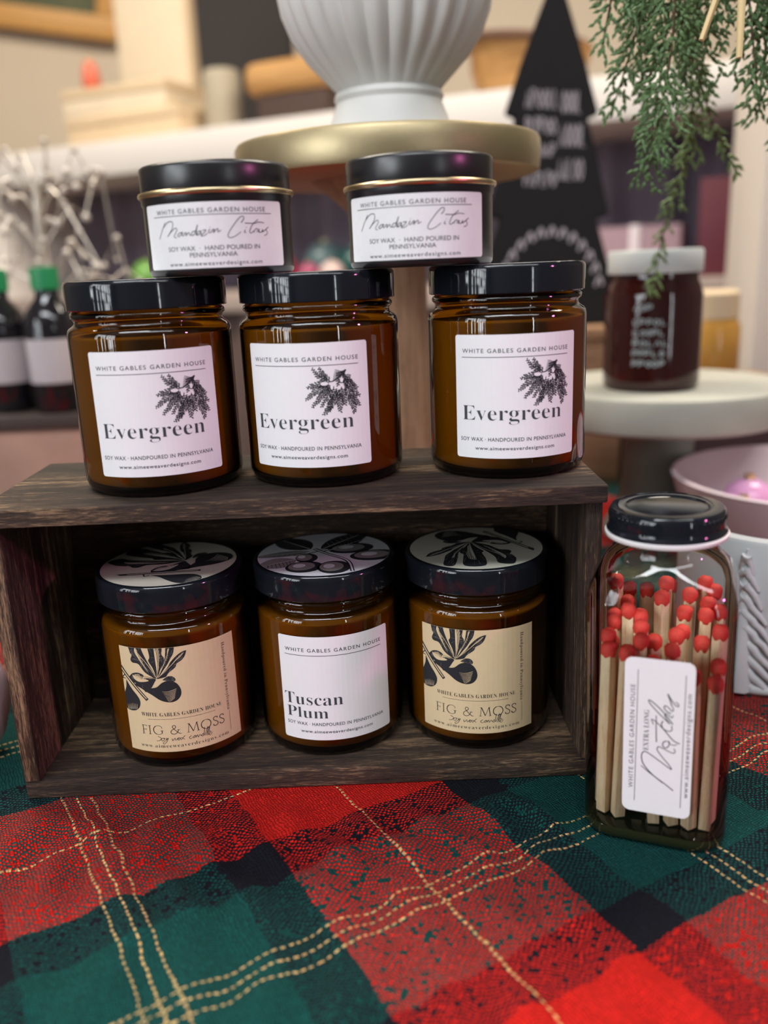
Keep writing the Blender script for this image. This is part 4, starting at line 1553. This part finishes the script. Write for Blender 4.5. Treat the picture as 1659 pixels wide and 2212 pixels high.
# white column at right
post = thing('white_column', 'tall cream white column at the right edge of the room', 'column', (0.535, 1.12, FLOOR))
M_COLM = simple('cream_column_paint', (0.74, 0.66, 0.58), 0.6, vary=0.03)
obj('shaft', box((-.075, -.05, .10), (.075, .05, 1.75), .006), M_COLM, post, 40)
obj('plinth', box((-.085, -.06, 0), (.085, .06, .10), .006), M_COLM, post, 40)


def on_shelf(name, label, cat, tt, d, z=.275, rz=0.0, group=None):
    return thing(name, label, cat, sp(tt, d, z), ang + rz, group)


M_CARD = simple('pale_tan_card', (0.62, 0.47, 0.30), 0.75, vary=0.1, vscale=8)
M_CARD2 = simple('cream_card', (0.70, 0.58, 0.42), 0.75)
b1 = on_shelf('carton', 'long pale tan carton lying on the white shelf at the left', 'box', 1.07, .14)
obj('body', box((-.15, -.10, 0), (.15, .10, .046), .003), M_CARD, b1, 40)
obj('lid', box((-.153, -.103, .040), (.153, .103, .056), .003), M_CARD, b1, 40)
b2 = on_shelf('carton', 'pale tan carton stacked on the long carton at the left', 'box', 1.10, .14, .275 + .056, .08)
obj('body', box((-.13, -.09, 0), (.13, .09, .046), .003), M_CARD2, b2, 40)
obj('lid', box((-.133, -.093, .040), (.133, .093, .058), .003), M_CARD, b2, 40)
b3 = on_shelf('wrapped_panel', 'tall cream panel leaning behind the stacked cartons', 'panel', 1.15, .29)
obj('panel', box((-.11, -.012, 0), (.09, .012, .42), .004), M_CARD2, b3, 40)
obj('edge_strip', box((.09, -.014, 0), (.10, .014, .42), .002), M_CARD, b3, 40)
rl = on_shelf('paper_roll', 'short upright roll of pale paper right of the cartons', 'roll', .866, .12)
obj('roll', lathe([(0, 0), (.036, 0), (.038, .003), (.038, .115), (.034, .124), (.012, .126), (.010, .100), (0, .100)], 40), simple('pale_sage_paper', (0.36, 0.31, 0.23), 0.8), rl, 40)
obj('core', lathe([(.012, .10), (.012, .128), (.010, .128), (.010, .10)], 24), M_CARD, rl, 40)
M_BASK = wood('amber_wicker', (0.26, 0.12, 0.035), (0.44, 0.23, 0.075), (0.56, 0.33, 0.13), 0, 1.2, 0.6)
M_DKBASK = simple('dark_basket', (0.05, 0.026, 0.02), 0.75)
bk = on_shelf('wicker_basket', 'amber wicker basket with a dark lower half on the white shelf', 'basket', .69, .15)
bm = bmesh.new()
add_box(bm, (-.10, -.07, .060), (.10, .07, .122), .026, None, 4)
obj('upper_basket', bm, M_BASK, bk, 40)
obj('lower_basket', box((-.075, -.06, 0), (.085, .06, .062), .008), M_DKBASK, bk, 40)
ob = on_shelf('orange_ball', 'small orange ball on the white shelf beside the urn foot', 'ball', .51, .04)
obj('ball', add_ball(bmesh.new(), (0, 0, .026), .026), simple('orange_rind', (0.56, 0.27, 0.05), 0.5, bump=0.3, bscale=300), ob, 180)
obj('stalk', add_tube(bmesh.new(), [(0, 0, .051), (.002, 0, .058)], .003, 8), M_DKBASK, ob, 40)
bk2 = on_shelf('wicker_basket', 'brown woven basket with sloping rim between the urn and the tree sign', 'basket', .24, .16)
bm = bmesh.new()
add_lathe(bm, [(0, 0), (.085, 0), (.100, .03), (.108, .075), (.112, .080), (.104, .082), (.095, .03), (0, .012)], 48, 0, Matrix.Rotation(R(7), 4, 'Y') @ Matrix.Translation((0, 0, .012)))
obj('bowl', bm, M_BASK, bk2, 50)
bm = bmesh.new()
add_tube(bm, [(.112 * math.cos(a), .112 * math.sin(a), .092 - .0137 * math.cos(a)) for a in (2 * PI * k / 40 for k in range(41))], .008, 8)
obj('rim', bm, simple('brown_rim', (0.12, 0.055, 0.03), 0.7), bk2, 60)

# orange framed picture hanging on the back wall
pc = thing('framed_picture', 'picture in a honey coloured frame hanging at the top left of the back wall', 'picture', (-.985, YB - .03, .73), 0)
bm = bmesh.new()
Mr = Matrix.Rotation(R(9), 4, 'Y')
for lo, hi in (((-.30, -.02, -.04), (.30, .02, .02)), ((-.30, -.02, .56), (.30, .02, .62)), ((-.30, -.02, .02), (-.24, .02, .56)), ((.24, -.02, .02), (.30, .02, .56))):
    add_box(bm, lo, hi, .006, Mr)
obj('frame', bm, simple('honey_gilt', (0.60, 0.30, 0.07), 0.45), pc, 40)
obj('canvas', box((-.24, .0, .02), (.24, .012, .56), 0, Mr), simple('olive_canvas', (0.10, 0.11, 0.06), 0.8, vary=0.4, vscale=9), pc)
rd = on_shelf('red_ornament', 'small coral red ornament on the cartons at the upper left', 'ornament', 1.19, .10, .275 + .056 + .058)
obj('body', lathe([(0, 0), (.014, .002), (.020, .02), (.017, .05), (.008, .065), (0, .068)], 24), simple('coral_gloss', (0.62, 0.13, 0.07), 0.4), rd, 180)
obj('loop', add_tube(bmesh.new(), [(.006 * math.cos(a), 0, .073 + .006 * math.sin(a)) for a in (2 * PI * k / 14 for k in range(15))], .0012, 6), M_GOLDRIM, rd, 60)

# baubles on the lower shelf, seen between the two tins
GS = 'Christmas baubles on the lower shelf'
lz = -.035
for tt, d, r, c, nm in ((.715, .05, .036, (0.55, 0.03, 0.05), 'red bauble on the lower shelf beside the left tin'),
                        (.65, .13, .046, (0.10, 0.17, 0.18), 'grey teal bauble behind the red one on the lower shelf'),
                        (.565, .10, .040, (0.01, 0.075, 0.07), 'dark green bauble beside the right tin on the lower shelf'),
                        (.635, .03, .025, (0.34, 0.05, 0.12), 'small magenta bauble at the front of the lower shelf'),
                        (.58, .025, .026, (0.62, 0.45, 0.42), 'small blush bauble at the front of the lower shelf'),
                        (1.06, .06, .036, (0.14, 0.34, 0.06), 'bright green bauble left of the left tin'),
                        (.985, .07, .034, (0.45, 0.30, 0.20), 'copper bauble left of the left tin')):
    bauble(nm, sp(tt, d, lz), r, simple('bauble_gloss', c, 0.3), GS)
# things at the right end of the lower shelf, around the dark jar
rb = thing('gift_box', 'dark red gift box under the shelf right of the dark jar', 'box', sp(-.14, .08, lz), ang)
obj('box', box((-.055, -.05, 0), (.055, .05, .15), .003), simple('wine_card', (0.13, 0.02, 0.035), 0.6), rb, 40)
obj('ribbon', box((-.008, -.052, 0), (.008, .052, .152), .001), M_PINKB, rb, 40)
rb2 = thing('gift_box', 'rose pink gift box under the shelf behind the dark jar', 'box', sp(.02, .12, lz), ang)
obj('box', box((-.075, -.05, 0), (.075, .05, .085), .003), simple('rose_card', (0.42, 0.27, 0.31), 0.6), rb2, 40)
obj('ribbon', box((-.009, -.052, 0), (.009, .052, .087), .001), M_PEARL, rb2, 40)
hk = thing('honey_dipper_jar', 'amber glass jar with pale lid right of the dark red jar', 'jar', (.352, .93, -.135), 0)
obj('body', lathe([(0, 0), (.030, 0), (.033, .004), (.033, .06), (.028, .072), (0, .072)], 40), simple('amber_gloss', (0.50, 0.25, 0.05), 0.15), hk, 50)
obj('lid', lathe([(0, .070), (.030, .070), (.030, .095), (.027, .098), (0, .098)], 40), M_CARD, hk, 40)
bxr = thing('tall_crate', 'dark crate standing behind the grey pedestal stand', 'crate', (.36, .96, TZ), 0)
obj('box', box((-.085, -.06, 0), (.085, .06, -.143 - TZ), .003), simple('dark_plum_wood', (0.06, 0.04, 0.045), 0.7), bxr, 40)
obj('lid', box((-.088, -.063, -.143 - TZ), (.088, .063, -.135 - TZ), .002), M_RISER, bxr, 40)

# ------------------------------------------------------------------ cedar garland hanging at the top right
M_CEDAR = NB('cedar_scales')
v = M_CEDAR.coord()
M_CEDAR = M_CEDAR.pbr(M_CEDAR.mix(M_CEDAR.noise(v, 30, 3), (0.050, 0.118, 0.036), (0.17, 0.27, 0.11)), 0.6)
M_CEDAR2 = simple('yellow_green_cedar', (0.17, 0.26, 0.09), 0.6, vary=0.25)
M_TWIG = simple('brown_twig', (0.10, 0.055, 0.03), 0.8)
gl = thing('cedar_garland', 'green cedar garland with drooping sprays hanging at the top right corner', 'garland', (.19, .53, .175))
rg = random.Random(4)


def scale_leaf(bm, p, d, ln, w):
    d = d.normalized()
    a = d.cross(Vector((rg.uniform(-1, 1), rg.uniform(-1, 1), rg.uniform(-1, 1)))).normalized()
    b = d.cross(a)
    q = [bm.verts.new(p), bm.verts.new(p + d * ln)]
    mids = [bm.verts.new(p + d * ln * .4 + v_) for v_ in (a * w, b * w, -a * w, -b * w)]
    for i in range(4):
        bm.faces.new((q[0], mids[i], mids[(i + 1) % 4]))
        bm.faces.new((q[1], mids[(i + 1) % 4], mids[i]))


def spray(pts, ln, mat, dens=.0042):
    c = [Vector(p) for p in pts]
    # densify
    path = []
    P = [c[0]] + c + [c[-1]]
    for i in range(1, len(P) - 2):
        for k in range(10):
            s = k / 10
            p0, p1, p2, p3 = P[i - 1:i + 3]
            path.append(.5 * ((2 * p1) + (p2 - p0) * s + (2 * p0 - 5 * p1 + 4 * p2 - p3) * s * s + (3 * p1 - p0 - 3 * p2 + p3) * s ** 3))
    path.append(c[-1])
    b = bmesh.new()
    n = len(path)
    st_ = obj('stem', add_tube(bmesh.new(), path, [.0011 * (1 - .7 * i / n) for i in range(n)], 5), M_TWIG, gl, 60)
    acc = 0
    side = 1
    for i in range(1, n):
        acc += (path[i] - path[i - 1]).length
        tdir = (path[i] - path[max(0, i - 2)]).normalized()
        while acc > dens:
            acc -= dens
            f = i / n
            l = ln * (1 - .72 * f) * rg.uniform(.65, 1.15)
            sd = tdir.cross(Vector((rg.uniform(-.35, .35), 1, rg.uniform(-.35, .35)))).normalized() * side
            side = -side
            dr = (tdir * .75 + sd * .75 + Vector((0, rg.uniform(-.5, .5), -.15))).normalized()
            steps = max(3, int(l / .0026))
            for k in range(steps):
                q = path[i] + dr * (l * k / steps) + Vector((0, 0, -.25 * l * (k / steps) ** 2))
                scale_leaf(b, q, dr + Vector((rg.uniform(-.5, .5), rg.uniform(-.5, .5), rg.uniform(-.4, .2))), .0060, .0013)
                if k % 2 and l > .010:
                    d2 = (dr + sd * rg.choice((-1, 1)) * .9).normalized()
                    for m in range(2):
                        scale_leaf(b, q + d2 * .003 * m, d2, .0055, .0012)
        scale_leaf(b, path[i], tdir + Vector((rg.uniform(-.4, .4), rg.uniform(-.4, .4), 0)), .005, .0011)
    fo = obj('foliage', b, mat, st_)
    return st_


# each spray: top and tip in local metres (x right, z up)
SP = [((-.045, 0, .02), (-.050, .01, -.03), (-.056, .01, -.062), .016), ((-.030, .01, .02), (-.036, 0, -.04), (-.046, .02, -.092), .020),
      ((-.026, -.01, .02), (-.022, -.01, -.06), (-.030, 0, -.128), .024), ((-.010, .01, .02), (-.016, .02, -.05), (-.022, .02, -.112), .022),
      ((.000, -.01, .02), (-.004, 0, -.035), (-.008, .01, -.078), .020), ((.010, .0, .02), (.006, .01, -.04), (.004, .02, -.085), .020),
      ((.018, .02, .02), (.022, .0, -.04), (.026, -.01, -.088), .022), ((.032, 0, .02), (.034, 0, -.05), (.036, .01, -.098), .020),
      ((.026, -.02, .02), (.040, -.02, -.07), (.044, -.02, -.136), .018), ((.045, 0, .02), (.050, 0, -.05), (.052, .01, -.11), .022),
      ((-.038, .03, .02), (-.030, .03, -.03), (-.026, .03, -.08), .018), ((.055, .02, .02), (.060, .02, -.05), (.064, .02, -.10), .022)]
for a, b_, c_, l in SP:
    spray((a, b_, c_), l * 1.45, M_CEDAR)
spray(((.012, .07, -.02), (.022, .08, -.10), (.010, .085, -.15), (.004, .09, -.20)), .018, M_CEDAR2)
spray(((-.004, .05, .0), (.024, .06, -.085), (.046, .06, -.125)), .012, M_CEDAR2)
M_STRAW = simple('straw_ribbon', (0.74, 0.55, 0.28), 0.6)
for pts in (((.002, -.024, .02), (-.004, -.036, -.035), (-.016, -.038, -.069)), ((.008, -.022, .02), (.004, -.036, -.040), (.004, -.038, -.078)), ((.026, -.022, .02), (.024, -.036, -.036), (.030, -.036, -.066))):
    obj('straw', add_tube(bmesh.new(), pts, [.0024, .0022, .0016], 6), M_STRAW, gl, 60)
obj('rope', add_tube(bmesh.new(), [(-.12, .0, .050), (-.06, 0, .030), (0, 0, .022), (.07, .01, .024), (.16, .01, .050)], .007, 10), M_TWIG, gl, 60)
obj('hanging_cord', add_tube(bmesh.new(), [(0, 0, .02), (0, 0, CEIL - .175)], .0012, 6), M_TWIG, gl, 60)
print('matches', n_m)
